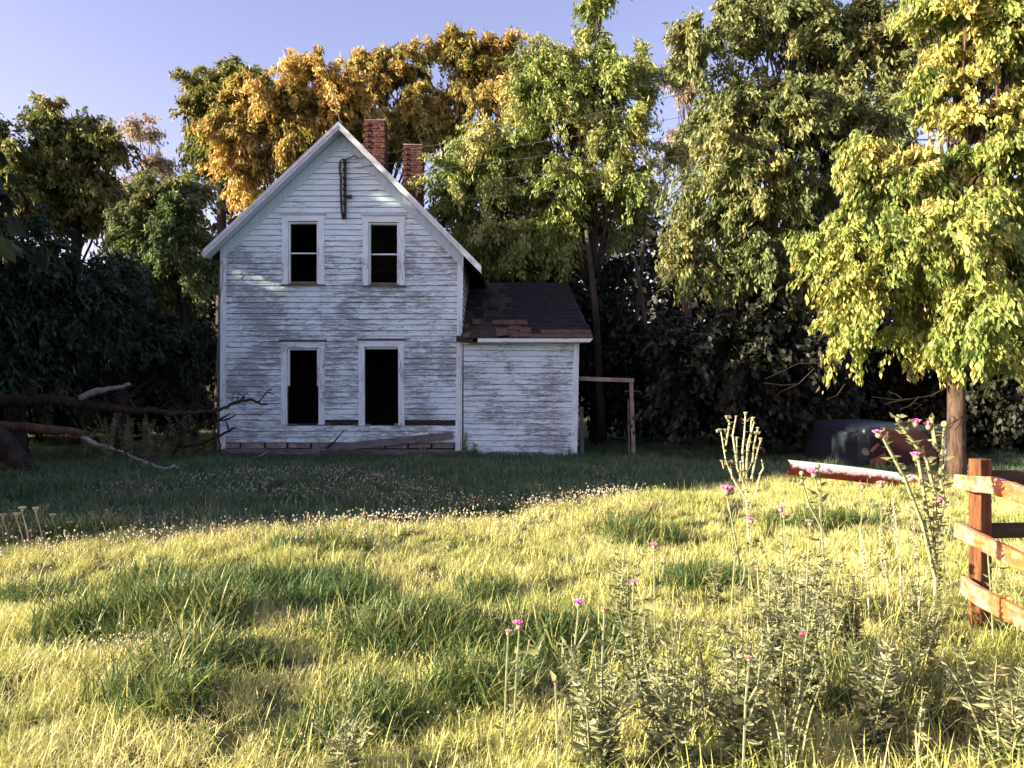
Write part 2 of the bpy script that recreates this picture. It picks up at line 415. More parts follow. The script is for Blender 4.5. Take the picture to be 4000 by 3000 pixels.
# corner boards (the right one leans in at the foot)
def quadboard(name, pts, t, mat, parent, y=HD):
    m = MB(); m.prism([(X(a), y - t, Z(b)) for a, b in pts], (0, t - .001, 0)); return obj(name, m, mat, parent)
quadboard('corner_board', [(861, 1755), (881, 1755), (886, 985), (863, 985)], .034, M_trim, front)
quadboard('corner_board', [(1778, 1762), (1797, 1762), (1801, 1310), (1785, 1310)], .036, M_trim, front)
quadboard('corner_board', [(1785, 1308), (1804, 1308), (1811, 985), (1787, 985)], .034, M_trim, front)
quadboard('downspout_board', [(846, 1760), (859, 1760), (862, 1040), (853, 1040)], .10, M_wood_grey, front, HD + .12)  # upright weathered board built as the downspout outside the corner

# windows: casing, sill, sash rails
def casing(o, drip, stops=True, shelf=True):
    x0, x1, zt, zb = o[1], o[2], o[3], o[4]; top = MB()
    w = obj('window' if o[0] == 'window' else 'doorway', (lambda q: (q.box((x0 + .002, HD + .03, zt - .05), (x1 - .002, HD + .10, zt - .001)), q)[1])(MB()), M_trimh, house)
    cw = .15; cz = zb - .02
    for s in (0, 1):
        a, b = (x0 - cw, x0 - .004) if s == 0 else (x1 + .004, x1 + cw)
        m = MB(); m.box((a, HD - .045, cz), (b, HD - .001, zt + .006), Matrix.Rotation(R(random.uniform(-.25, .25)), 3, 'Y')); obj('casing', m, M_trim, w)
    m = MB(); m.box((x0 - cw - .01, HD - .047, zt + .008), (x1 + cw + .01, HD - .001, zt + .155)); obj('head_board', m, M_trimh, w)
    m = MB(); m.prism([(x0 - cw - .045, HD - .001, zt + .215), (x0 - cw - .045, HD - .10, zt + .195), (x0 - cw - .03, HD - .075, zt + .158), (x0 - cw - .03, HD - .001, zt + .158)], (x1 - x0 + 2 * cw + .09, 0, 0))
    obj('drip_cap', m, M_trimh if not drip else M_wood_grey, w)
    for s in (0, 1) if stops else ():      # inner stop
        a, b = (x0 + .003, x0 + .04) if s == 0 else (x1 - .04, x1 - .003)
        m = MB(); zb2 = zb + .01 if shelf else (zt + zb) / 2
        m.box((a, HD - .01, zb2), (b, HD + .07, zt - .006)); obj('jamb', m, M_trim, w)
    m = MB(); m.box((x0 + .042, HD + .0, zt - .04), (x1 - .042, HD + .06, zt - .004)); obj('head_jamb', m, M_trimh, w)
    if shelf:
        m = MB(); m.box((x0 - cw - .02, HD - .075, zb - .055), (x1 + cw + .02, HD + .05, zb - .022)); obj('sill', m, M_wood_grey, w)
        m = MB(); m.box((x0 + .043, HD + .0, zb - .02), (x1 - .043, HD + .05, zb + .05)); obj('bottom_rail', m, M_wood_grey, w)
        zm = (zt + zb) / 2 - .02
        m = MB(); m.box((x0 + .003, HD + .072, zm), (x1 - .003, HD + .10, zm + .035)); obj('meeting_rail', m, M_trimh, w)
    return w
casing(OPEN[0], False); casing(OPEN[1], False); casing(OPEN[2], True, shelf=False)
d_ = OPEN[3]; dw = casing(d_, True, False, shelf=False)

# gable frieze boards and little diamond
def slopeboard(name, side, z_off, depth, y0, y1, mat, parent, xa, xb):
    m = MB(); sl_ = SLL if side == 'l' else SLR
    def zz(x): return roofz(x) - z_off
    m.prism([(xa, y0, zz(xa)), (xb, y0, zz(xb)), (xb, y0, zz(xb) - depth), (xa, y0, zz(xa) - depth)], (0, y1 - y0, 0))
    return obj(name, m, mat, parent)
slopeboard('frieze_board', 'l', .10, .29, HD - .040, HD - .001, M_eave, front, XL + .0, PK[0] - .002)
slopeboard('frieze_board', 'r', .10, .29, HD - .040, HD - .001, M_eave, front, PK[0] + .002, XR)
m = MB(); zc = Z(573); c = X(1341)
m.prism([(c - .09, HD - .046, zc), (c, HD - .046, zc - .09), (c + .09, HD - .046, zc), (c, HD - .046, zc + .09)], (0, .04, 0)); obj('diamond_block', m, M_eave, front)

# main roof: two slabs, shingles, rakes, soffits
YF = HD - .42; EXL, EXR = X(793, YF), X(1880, YF)
roof = MB()
def slab(xa, xb, y0, y1, t0, t1, mb):
    mb.prism([(xa, y0, roofz(xa) + t1), (xb, y0, roofz(xb) + t1), (xb, y0, roofz(xb) - t0), (xa, y0, roofz(xa) - t0)], (0, y1 - y0, 0))
slab(EXL, PK[0], YF + .03, YB + .3, .03, .05, roof); slab(PK[0] + .0005, EXR, YF + .03, YB + .3, .03, .05, roof)
mroof = obj('roof', roof, M_wood_dark, house)
def rake(xa, xb, lo, hi, y0, y1, name, mat):
    m = MB(); m.prism([(xa, y0, roofz(xa) + hi), (xb, y0, roofz(xb) + hi), (xb, y0, roofz(xb) + lo), (xa, y0, roofz(xa) + lo)], (0, y1 - y0, 0)); return obj(name, m, mat, mroof)
for xa, xb in ((EXL, PK[0] - .003), (PK[0] + .003, EXR)):
    rake(xa, xb, -.115, .045, YF, YF + .028, 'rake_board', M_rake)
    rake(xa, xb, -.04, .062, YF - .028, YF - .001, 'rake_moulding', M_rake)
    rake(xa, xb, -.085, -.06, YF + .031, HD - .001, 'soffit', M_eave)
def roof_shingles(xa, xb, y0, y1, zf, lift, mats, parent, expo=.16, wid=.34, keep=1.0, skipf=None, limit=None):
    """courses of overlapping shingles up a slope whose height is zf(x)"""
    return
# main roof shingle courses (one mesh per slope: too foreshortened to pick apart)
def course_mesh(xlow, xtop, y0, y1, zf, lift, n):
    m = MB()
    for i in range(n):
        a = xlow + (xtop - xlow) * i / n; b = xlow + (xtop - xlow) * min(1, (i + 1.25) / n); y = y0
        y -= random.uniform(0, .2)
        while y < y1:
            w = random.uniform(.2, .4); ya, yb_ = max(y, y0), min(y + w - .008, y1); y += w
            if yb_ - ya < .05: continue
            l = lift + random.uniform(.012, .024)
            m.add([(a, ya, zf(a) + l), (a, yb_, zf(a) + l), (b, yb_, zf(b) + lift), (b, ya, zf(b) + lift), (a, ya, zf(a) + lift - .01), (a, yb_, zf(a) + lift - .01)],
                  [(0, 1, 2, 3), (4, 5, 1, 0), (0, 3, 4), (1, 5, 2)])
    return m
for xl_, xt_ in ((EXL - .02, PK[0]), (EXR + .02, PK[0] + .001)):
    o = obj('shingles', course_mesh(xl_, xt_, YF - .01, YB + .3, roofz, .052, 26), M_shingle, mroof); o['kind'] = 'stuff'
m = MB(); m.prism([(PK[0] - .12, YF - .02, PK[1] - .02), (PK[0], YF - .02, PK[1] + .105), (PK[0] + .12, YF - .02, PK[1] - .02), (PK[0] + .12, YF - .02, PK[1] - .035), (PK[0] - .12, YF - .02, PK[1] - .035)], (0, YB - YF + .3, 0)); obj('ridge_cap', m, M_shingle, mroof)

# side and rear walls
def sidewall(name, x, y0, y1, ztop, sgn, z0=.3, boards=True, mat=M_board):
    m = MB(); a, b = (x, x + TH) if sgn < 0 else (x - TH, x)
    m.box((a, y0, -.35), (b, y1, ztop)); w = obj(name, m, M_wood_dark, house)
    z = z0
    while boards and z < ztop - PITCH:
        clapboard(y0, y1, z, PITCH, w, mat, axis='y', sgn=sgn, xa=x); z += PITCH
    return w
sidewall('side_wall', XL, HD + TH + .002, YB, roofz(XL) - .10, -1)
sidewall('side_wall', XR, HD + TH + .002, YB, roofz(XR) - .10, 1)
m = MB(); m.prism([(XL, YB, 0), (XR, YB, 0), (XR, YB, roofz(XR) - .04), (PK[0], YB, roofz(PK[0]) - .04), (XL, YB, roofz(XL) - .04)], (0, .12, 0)); obj('rear_wall', m, M_board, house)
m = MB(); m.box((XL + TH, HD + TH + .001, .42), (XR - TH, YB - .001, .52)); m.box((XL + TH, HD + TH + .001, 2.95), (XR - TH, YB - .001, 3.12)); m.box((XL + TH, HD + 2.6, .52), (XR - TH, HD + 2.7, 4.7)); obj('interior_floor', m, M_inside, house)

# chimneys, brick by brick
def chimney(pxl, pxr, pyt, D, zbase, label):
    x0, x1 = X(pxl, D), X(pxr, D); zt = Z(pyt, D); w = x1 - x0; y0 = D; y1 = D + w
    core = MB(); core.box((x0 + .02, y0 + .02, zbase), (x1 - .02, y1 - .02, zt - .06)); c = obj('chimney', core, M_mortar, house); c['label'] = label
    bh = .078; z = zt - bh; k = 0; meshes = []
    for q in range(6):
        b = MB(); vs = []
        for (i, j, l) in ((-1,-1,-1),(1,-1,-1),(1,1,-1),(-1,1,-1),(-1,-1,1),(1,-1,1),(1,1,1),(-1,1,1)):
            vs.append((i * .5 + random.uniform(-.03, .03), j * .5 + random.uniform(-.03, .03), l * .5 + random.uniform(-.07, .07)))
        b.add(vs, [(0,3,2,1),(4,5,6,7),(0,1,5,4),(1,2,6,5),(2,3,7,6),(3,0,4,7)]); me = b.mesh('brick'); me.materials.append(M_brick); meshes.append(me)
    nb = 3; bl = w / nb; lean = random.uniform(-.01, .01)
    while z > zbase - .1:
        for side in range(4):
            for i in range(nb):
                u = (i + (.5 if k % 2 == 0 else .25)) * bl
                if k % 2 and i == nb - 1: ln = bl * .72
                else: ln = bl * .93
                o = bpy.data.objects.new('brick', random.choice(meshes)); COL.objects.link(o); o.parent = c
                e = random.uniform(-.008, .012); dep = .10
                if side == 0: o.location = (x0 + u, y0 + dep / 2 - e, z + bh / 2); o.scale = (ln, dep, bh * .84)
                elif side == 1: o.location = (x1 - dep / 2 + e, y0 + u, z + bh / 2); o.scale = (dep, ln, bh * .84)
                elif side == 2: o.location = (x0 + u, y1 - dep / 2 + e, z + bh / 2); o.scale = (ln, dep, bh * .84)
                else: o.location = (x0 + dep / 2 - e, y0 + u, z + bh / 2); o.scale = (dep, ln, bh * .84)
                o.rotation_euler = (0, R(random.uniform(-1.5, 1.5)), R(random.uniform(-1, 1)))
        z -= bh; k += 1
    cp = MB()
    for i in range(5):
        a = x0 - .015 + (w + .03) * i / 5; cp.box((a, y0 - .015, zt - .004), (a + (w + .03) / 5 - .002, y1 + .015, zt + random.uniform(.015, .04)))
    obj('cap_mortar', cp, M_mortar, c)
chimney(1426, 1502, 470, 21.6, 7.2, 'taller brick chimney near the roof ridge')
chimney(1577, 1649, 566, 23.6, 6.4, 'lower brick chimney on the right roof slope')
# annex: lean wing to the right, hipped shingle roof
AXL, AXR = X(1806), X(2258); AZT = Z(1328)
annex = MB(); annex.box((AXL, HD + .0, -.35), (AXR, HD + .10, AZT + .05)); aw = obj('annex_wall', annex, M_wood_dark, house)
z = Z(1790); AP = 22.0 / 160
while z < AZT - .05:
    dz = -.022
    clapboard(AXL + .03, AXR - .13, z + .03, AP, aw, M_board2, slope=dz / 3 * 1.0, y=HD); z += AP
quadboard('corner_board', [(2232, 1796), (2254, 1796), (2262, 1330), (2239, 1330)], .036, M_trim, aw)
quadboard('corner_board', [(1799, 1762), (1804, 1762), (1807, 1330), (1802, 1330)], .030, M_trim, aw)
m = MB(); m.box((AXR - TH, HD + .102, -.35), (AXR, 22.0, AZT + .02)); asd = obj('annex_side_wall', m, M_wood_dark, house)
z = .1
while z < AZT - .2: clapboard(HD + .102, 22.0, z, AP, asd, M_board2, axis='y', sgn=1, xa=AXR); z += AP
# annex roof plane rises to the back
AY0 = HD - .30; AX0, AX1 = X(1782, AY0), X(2322, AY0); AZ0 = Z(1318, AY0)
AYR = 21.7; AZR = Z(1105, AYR); AXRR = X(2215, AYR)
def aroofz(y): return AZ0 + (AZR - AZ0) * (y - AY0) / (AYR - AY0)
def aright(y): return AX1 + (AXRR - AX1) * (y - AY0) / (AYR - AY0)
m = MB(); m.prism([(AX0 + .12, AY0 + .02, AZ0 - .05), (AX1 - .02, AY0 + .02, AZ0 - .05), (AXRR, AYR, AZR - .05), (AX0 + .12, AYR, AZR - .05)], (0, 0, .05)); ar = obj('annex_roof', m, M_wood_dark, house)
m = MB(); m.prism([(AX1 - .02, AY0 + .02, AZ0 - .05), (AX1 + .1, AYR + 2, AZ0 - .05), (AXRR, AYR + .8, AZR - .05), (AXRR, AYR, AZR - .05)], (0, 0, .05)); obj('hip_plane', m, M_shingle, ar)
m = MB(); m.prism([(AX0 + .12, AYR, AZR), (AXRR, AYR, AZR), (AXRR + .1, YB, AZ0), (AX0 + .12, YB, AZ0)], (0, 0, -.05)); obj('rear_plane', m, M_shingle, ar)
quadboard('fascia', [(1850, 1325), (2312, 1325), (2300, 1338), (1850, 1338)], .02, M_trimh, ar, AY0 + .0)
m = MB(); m.box((AX0 + .5, AY0 + .003, AZ0 - .12), (AX1 - .12, HD - .03, AZ0 - .10)); obj('annex_soffit', m, M_eave, ar)
m = MB(); m.box((AX0 - .0, AY0 - .02, AZ0 - .13), (AX0 + .52, AY0 + .02, AZ0 + .02), Matrix.Rotation(R(5), 3, 'Y')); obj('rotten_fascia', m, M_wood_dark, ar)
smesh = {}
def shing(mats_key, mat):
    b = MB(); vs = []
    for (i, j, l) in ((0, 0, 0), (1, 0, 0), (1, 1, 0), (0, 1, 0), (0, 0, 1), (1, 0, 1), (1, 1, .25), (0, 1, .25)):
        vs.append((i + random.uniform(-.04, .04), j + random.uniform(-.07, .05) * (1 - j), l * 1.0))
    b.add(vs, [(0,3,2,1),(4,5,6,7),(0,1,5,4),(1,2,6,5),(2,3,7,6),(3,0,4,7)]); me = b.mesh('shingle'); me.materials.append(mat); return me
SH_ = {k: [shing(k, mt) for _ in range(4)] for k, mt in (('d', M_shingle), ('r', M_shred), ('b', M_shbrown))}
slope_a = math.atan2(AZR - AZ0, AYR - AY0); nrow = 15; run = math.hypot(AZR - AZ0, AYR - AY0)
for r_ in range(nrow):
    y = AY0 + (AYR - AY0) * r_ / nrow; x = AX0 + .0 + random.uniform(0, .15)
    while x < aright(y) - .1:
        w = random.uniform(.2, .33); px = 2000 + x / y * F
        key = 'd'; tilt = 0; dz = 0; drop = False
        if r_ == 0 or r_ == 1: key = random.choice('rrb') if px > 1950 and px < 2300 else 'b'
        if px < 2035 and r_ < 4: key = random.choice('rbb'); tilt = random.uniform(-8, 8); dz = random.uniform(0, .04)
        if px < 1960 and r_ > 1: drop = random.random() < .6
        if px < 1905 and r_ < 2: tilt = random.uniform(-10, 10); dz = random.uniform(-.07, .0); drop = random.random() < .35
        if 2090 > px > 1990 and r_ < 2 and random.random() < .5: key = 'd'
        if not drop:
            o = bpy.data.objects.new('shingle', random.choice(SH_[key])); COL.objects.link(o); o.parent = ar
            ww = min(w - .008, aright(y) - x); o.location = (x, y - .03, aroofz(y) - .022 + .018 + dz - .02)
            o.rotation_euler = (slope_a, R(tilt), R(tilt * .6)); o.scale = (ww, run / nrow * 1.3, .030 if key != 'd' else .022)
        x += w

# ------------------------------------------------------------------ service hardware on the gable
rk = thing('insulator_rack', (X(1351), HD - .06, Z(730)), 'black cable rack with a row of insulators fixed below the gable peak', 'cable rack')
m = MB(); m.box((X(1346), HD - .10, Z(858)), (X(1355), HD - .052, Z(625))); obj('rack_bar', m, M_steel, rk)
for py in (640, 670, 700, 725, 745, 770, 800, 840):
    m = MB(); p = (X(1350) + .0, HD - .135, Z(py)); m.ball(p, .048, 8, 5, (1, 1, .75)); m.tube([(p[0], HD - .17, p[2] - .03), (p[0], HD - .17, p[2] + .03)], .03, 6); obj('insulator', m, M_steel, rk, True)
m = MB(); m.tube([(X(a), HD - .09, Z(b)) for a, b in ((1352, 632), (1340, 626), (1333, 634), (1330, 665), (1335, 700), (1334, 760), (1338, 830), (1344, 860))], .026, 6); obj('cable', m, M_steel, rk, True)
m = MB(); m.tube([(X(a), HD - .11, Z(b)) for a, b in ((1352, 628), (1372, 622), (1390, 612), (1402, 622))], .014, 5); obj('cable', m, M_steel, rk, True)
m = MB(); m.box((X(1358), HD - .10, Z(778)), (X(1378), HD - .05, Z(765))); obj('bracket', m, M_steel, rk)
WD = [('topmost', 632, (4060, -40), 30), ('second highest', 665, (4060, 110), 34), ('third highest', 702, (4060, 215), 36), ('second lowest', 755, (4060, 330), 30), ('lowest', 815, (4060, 420), 34)]
for nm, py, (qx, qy), sag in WD:
    m = MB(); p0 = Vector((X(1353), HD - .13, Z(py))); p1 = W(qx, qy, 21.0); pts = []
    for i in range(25):
        t = i / 24; p = p0.lerp(p1, t); p.z -= 4 * .42 * t * (1 - t); pts.append(p)
    m.tube(pts, .007, 4)
    tag(obj('power_line', m, M_wire), '%s thin wire running from the gable rack up to the trees at right' % nm, 'wire', 'wires strung from the gable')
an = MB(); p0 = Vector((PK[0] - .02, YF + .5, PK[1] + .05)); p1 = W(1263, 222, YF + .9)
ant = thing('antenna', p0, 'thin leaning metal rod standing on the roof peak', 'antenna')
an.tube([p0, p0.lerp(p1, .5), p1], [.018, .012, .005], 5); obj('rod', an, M_antenna, ant)
m = MB(); q = p0.lerp(p1, .33); m.tube([q - Vector((.16, 0, .03)), q + Vector((.02, 0, .02))], .008, 4); obj('crossbar', m, M_antenna, ant)
m = MB(); m.ball(p0 + Vector((-.02, -.1, .1)), .05, 8, 5, (1, 1, 1.3)); obj('insulator', m, M_white, ant, True)
m = MB(); m.tube([(X(a, 18.6), 18.6, Z(b, 18.6)) for a, b in ((864, 1020), (868, 1050), (870, 1090), (862, 1150), (856, 1230), (852, 1330), (846, 1420), (850, 1500), (838, 1560), (832, 1640))], .010, 5)
tag(obj('loose_cable', m, M_wire, smooth=True), 'slack grey cable hanging down the left corner of the house', 'cable')

# ------------------------------------------------------------------ porch frame at the right of the annex
pf = thing('porch_frame', (X(2440, 19), 19, 0), 'leftover timber doorway frame standing right of the house annex', 'timber frame')
PD = 18.95
m = MB(); m.beam((X(2244, PD), PD, Z(1478, PD)), (X(2476, PD), PD, Z(1486, PD)), .10, .10); obj('beam', m, M_stick, pf)
m = MB(); m.beam((X(2465, PD), PD + .005, Z(1478, PD)), (X(2476, PD), PD + .005, -.3), .085, .10, (0, 1, 0)); obj('post', m, M_stick, pf)
m = MB(); m.beam((X(2455, PD), PD + .02, Z(1560, PD)), (X(2458, PD), PD + .02, -.3), .035, .03, (0, 1, 0)); obj('batten', m, M_wood_grey, pf)
m = MB(); m.beam((X(2272, PD), PD + .1, Z(1590, PD)), (X(2276, PD), PD + .1, -.3), .10, .05, (0, 1, 0)); obj('post', m, M_wood_grey, pf)
m = MB(); m.tube([W(2440, 1529, PD), W(2470, 1527, PD - .1), W(2498, 1528, PD - .1), W(2505, 1538, PD - .1)], .010, 5); obj('latch_wire', m, M_wire, pf)

# planks leaning at the base of the house
def plank(a, b, y0, y1, w, t, label, mat=M_wood_grey):
    m = MB(); p0 = Vector((X(a[0], y0), y0, Z(a[1], y0))); p1 = Vector((X(b[0], y1), y1, Z(b[1], y1))); m.beam(p0, p1, t, w)
    tag(obj('plank', m, mat), label, 'plank', 'fallen planks at the foot of the wall')
plank((1270, 1752), (1768, 1700), 18.5, 18.66, .17, .025, 'long grey plank rising to the right corner, under the doorway')
plank((1195, 1764), (1420, 1730), 18.42, 18.55, .10, .022, 'narrow grey plank lying in front of the long one')
plank((870, 1762), (1250, 1770), 18.45, 18.38, .12, .03, 'low grey plank flat in the grass below the left window')
m = MB(); m.tube([W(948, 1804, 17.6), W(985, 1790, 17.6), W(1020, 1780, 17.6), W(1052, 1762, 17.7)], [.028, .025, .02, .012], 6)
tag(obj('dead_stick', m, M_stick, smooth=True), 'short pale stick lying on the grass in front of the house corner', 'stick')
m = MB(); m.tube([W(1275, 1752, 18.4), W(1310, 1722, 18.45), W(1335, 1690, 18.5), W(1352, 1680, 18.6)], [.022, .02, .014, .006], 5)
tag(obj('dead_stick', m, M_dead, smooth=True), 'thin dark stick leaning on the wall below the doorway', 'stick')

# ------------------------------------------------------------------ fallen tree on the left
def logmesh(pts, D, mb, n=9, jit=.08, seg=5):
    ps = []; rs = []
    for i in range(len(pts) - 1):
        for k in range(seg):
            t = k / seg; a, b = pts[i], pts[i + 1]
            d0 = a[3] if len(a) > 3 else D; d1 = b[3] if len(b) > 3 else D; d = d0 + (d1 - d0) * t
            q = W(a[0] + (b[0] - a[0]) * t + random.uniform(-4, 4) * (a[2] > 12), a[1] + (b[1] - a[1]) * t + random.uniform(-3, 3), d)
            ps.append(q); rs.append((a[2] + (b[2] - a[2]) * t) / F * d)
    a = pts[-1]; ps.append(W(a[0], a[1], a[3] if len(a) > 3 else D)); rs.append(a[2] / F * D)
    mb.tube(ps, rs, n, True, jit)
def twigs(mb, pts, D, n, ln=60):
    for _ in range(n):
        i = random.randrange(len(pts) - 1); t = random.random(); a, b = pts[i], pts[i + 1]
        x, y = a[0] + (b[0] - a[0]) * t, a[1] + (b[1] - a[1]) * t; an_ = random.uniform(-2.7, -.4); l = random.uniform(.4, 1) * ln
        p = [(x, y, 3.2), (x + math.cos(an_) * l * .5, y + math.sin(an_) * l * .5, 2.4), (x + math.cos(an_ + random.uniform(-.7, .7)) * l, y + math.sin(an_) * l, 1.2)]
        logmesh(p, D + random.uniform(-.3, .3), mb, 4, .05, 1)
ft = thing('fallen_tree', W(-200, 1780, 15), 'large dead tree fallen at left with its bare limbs reaching the house corner', 'fallen tree')
m = MB(); up = [(-500, 1500, 34), (-100, 1552, 26), (60, 1566, 23), (200, 1560, 21), (300, 1576, 20), (420, 1590, 16), (520, 1606, 13), (600, 1602, 12), (680, 1618, 9)]
logmesh(up, 15, m); obj('upper_trunk', m, M_dead, ft, True)
m = MB(); logmesh([(310, 1556, 12), (365, 1532, 14), (430, 1518, 9), (475, 1512, 8), (508, 1500, 6)], 14.9, m); obj('broken_limb', m, M_pale, ft, True)
m = MB(); br = [(660, 1618, 10), (740, 1612, 8), (830, 1606, 7), (880, 1594, 6), (915, 1572, 6), (950, 1564, 6), (985, 1563, 5), (1020, 1578, 4), (1045, 1582, 2)]
logmesh([(a, b, c, 15 + (a - 660) / 385 * 3.2) for a, b, c in br], 16, m, 7)
for t in ([(1010, 1572, 3), (1025, 1552, 2.6), (1045, 1530, 2.4), (1062, 1524, 1.6)], [(1045, 1530, 2.2), (1065, 1537, 1.6), (1082, 1550, 1)], [(905, 1570, 2), (912, 1540, 1.6), (930, 1512, 1)], [(950, 1562, 2), (958, 1540, 1)], [(1045, 1530, 1.5), (1065, 1518, 1), (1080, 1500, .6)]):
    logmesh(t, 18.1, m, 5, .05, 2)
logmesh([(675, 1615, 6, 15), (720, 1688, 7, 15.2), (700, 1725, 6, 15.2), (680, 1775, 3, 15.3)], 15, m, 6); obj('limb', m, M_dead, ft, True)
m = MB(); logmesh([(700, 1745, 5), (780, 1735, 5), (830, 1715, 5), (870, 1695, 5), (920, 1670, 3)], 17, m, 6); logmesh([(850, 1640, 4), (880, 1640, 4), (905, 1632, 3), (925, 1618, 2)], 17.5, m, 5)
logmesh([(893, 1690, 3), (890, 1665, 3), (882, 1640, 2)], 17.5, m, 5); logmesh([(672, 1775, 3), (700, 1740, 5), (715, 1705, 4), (745, 1672, 2)], 17, m, 5)
logmesh([(745, 1600, 3), (755, 1560, 2.5), (740, 1510, 1)], 16, m, 4); logmesh([(757, 1538, 2), (785, 1515, 1.6), (800, 1490, 1)], 16, m, 4); logmesh([(830, 1610, 2.2), (842, 1640, 3), (836, 1740, 4)], 17, m, 5); logmesh([(848, 1690, 3), (862, 1740, 3), (858, 1765, 2)], 17.4, m, 5)
obj('small_limb', m, M_dead, ft, True)
m = MB(); lo_ = [(-500, 1640, 36), (-120, 1668, 28), (60, 1668, 19), (160, 1674, 20), (280, 1684, 16), (330, 1698, 13)]
logmesh(lo_, 13.5, m); obj('lower_trunk', m, bark('mossy_bark', (.035, .025, .018), (.15, .10, .065), 9), ft, True)
m = MB(); logmesh([(318, 1704, 10), (350, 1722, 9), (385, 1742, 8), (410, 1740, 8), (445, 1752, 3)], 13.5, m, 7); logmesh([(400, 1742, 4), (470, 1764, 5), (540, 1792, 5), (585, 1815, 4)], 13.5, m, 6); logmesh([(560, 1800, 3), (640, 1835, 7), (680, 1822, 6), (708, 1832, 2)], 13.5, m, 6); logmesh([(640, 1835, 4), (645, 1862, 3)], 13.5, m, 5)
obj('stripped_limb', m, M_pale, ft, True)
m = MB(); logmesh([(-200, 1690, 60), (-20, 1720, 60), (40, 1765, 48), (90, 1810, 34), (140, 1840, 16)], 13.2, m, 9); obj('root_flare', m, M_dead, ft, True)
m = MB()
twigs(m, [(80, 1560), (640, 1610)], 15, 34, 110); twigs(m, [(620, 1740), (860, 1640)], 16.5, 34, 100); twigs(m, [(660, 1618), (960, 1570)], 16.5, 22, 60); twigs(m, [(350, 1720), (600, 1815)], 13.5, 14, 50); obj('twig', m, M_dead, ft)['kind'] = 'stuff'

# ------------------------------------------------------------------ white and red metal beam in the grass, derelict truck
BD = 11.6
bm_ = NT('peeling_white_on_red'); p = bm_.pos(False, (1, 1, 1)); n1 = bm_.noise(p, 4.5, 8, .72, .5); g_ = bm_.n('ShaderNodeNewGeometry'); sp_ = bm_.n('ShaderNodeSeparateXYZ'); bm_.l(g_.outputs['Normal'], sp_.inputs[0])
px_ = bm_.n('ShaderNodeSeparateXYZ'); bm_.l(g_.outputs['Position'], px_.inputs[0])
zz_ = bm_.math('MULTIPLY', bm_.math('SUBTRACT', bm_.math('ADD', px_.outputs[2], bm_.math('MULTIPLY', px_.outputs[0], .13)), .90), 2.6)
msk = bm_.ramp(bm_.math('SUBTRACT', n1, zz_), [(.46, (1, 1, 1)), (.54, (0, 0, 0))])
bm_.col(bm_.mix(msk, bm_.ramp(n1, [(.3, (.12, .012, .01)), (.7, (.32, .05, .03))]), (.80, .78, .76))); bm_.b.inputs['Roughness'].default_value = .45; bm_.bump(msk, .4, .004)
bt = thing('metal_beam', W(3320, 1860, BD), 'rounded metal beam with flaking white over red paint lying in the grass', 'metal beam')
m = MB(); A, B = W(3082, 1826, BD), W(3566, 1882, BD + .5); d = (B - A).normalized(); up_ = Vector((0, 0, 1)); side = d.cross(up_).normalized()
prof = []
for i in range(13):
    t = -R(95) + R(190) * i / 12; prof.append((math.cos(t) * .085, math.sin(t) * .115))
inner = [(a - .012, b * .93) for a, b in reversed(prof)]; pr = prof + inner; nn = len(pr); vs = []
for q in range(13):
    c_ = A.lerp(B, q / 12) + Vector((0, 0, .012 * math.sin(q / 12 * math.pi)))
    for a, b in pr: vs.append(c_ + side * a + up_ * b + d * (0 if 0 < q < 12 else (.03 * math.cos(b * 9) * (1 if q else -1))))
fs = [(q * nn + k, q * nn + (k + 1) % nn, (q + 1) * nn + (k + 1) % nn, (q + 1) * nn + k) for q in range(12) for k in range(nn)]
m.add(vs, fs); obj('shell', m, bm_.m, bt, True)
for t_, off in ((.045, 0), (.965, -.01)):
    m = MB(); c_ = A.lerp(B, t_) + side * .079 + Vector((0, 0, off)); m.tube([c_, c_ + side * .01], .016, 8); obj('bolt_hole', m, M_steel, bt)
m = MB(); m.tube([W(3585, 1835, BD + .6), W(3625, 1870, BD + .5), W(3650, 1930, BD + .4)], [.06, .08, .07], 7); m.tube([W(3560, 1838, BD + .5), W(3600, 1846, BD + .5)], .01, 5); obj('bracket', m, M_wood_dark, bt)

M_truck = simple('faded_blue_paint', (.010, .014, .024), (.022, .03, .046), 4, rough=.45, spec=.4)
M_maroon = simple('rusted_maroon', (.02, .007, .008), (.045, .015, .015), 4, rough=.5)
M_rust = simple('rust', (.10, .045, .025), (.26, .13, .08), 8)
TD = 14.5
tr_ = thing('derelict_truck', (X(3540, TD), TD + 1, 0), 'derelict blue truck with a rusted maroon nose sunk in the shade', 'truck')
def xp(pts, y0, y1, name, mat, bev=0.0):
    m = MB(); m.prism([(X(a, y0), y0, Z(b, y0)) for a, b in pts], (0, y1 - y0, 0)); o = obj(name, m, mat, tr_)
    if bev:
        b_ = o.modifiers.new('bevel', 'BEVEL'); b_.width = bev; b_.segments = 3; b_.limit_method = 'ANGLE'
    return o
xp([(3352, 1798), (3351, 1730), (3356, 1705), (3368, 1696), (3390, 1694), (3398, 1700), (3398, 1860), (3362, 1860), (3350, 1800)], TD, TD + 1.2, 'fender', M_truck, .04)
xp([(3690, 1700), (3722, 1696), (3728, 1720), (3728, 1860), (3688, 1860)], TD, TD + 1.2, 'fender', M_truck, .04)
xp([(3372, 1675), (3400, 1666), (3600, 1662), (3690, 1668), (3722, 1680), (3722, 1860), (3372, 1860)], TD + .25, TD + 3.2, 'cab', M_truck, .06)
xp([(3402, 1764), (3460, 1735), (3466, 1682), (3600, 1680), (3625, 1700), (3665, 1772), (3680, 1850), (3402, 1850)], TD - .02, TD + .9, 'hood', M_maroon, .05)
xp([(3398, 1760), (3430, 1730), (3440, 1738), (3406, 1768)], TD - .06, TD - .02, 'trim_strip', M_rust)
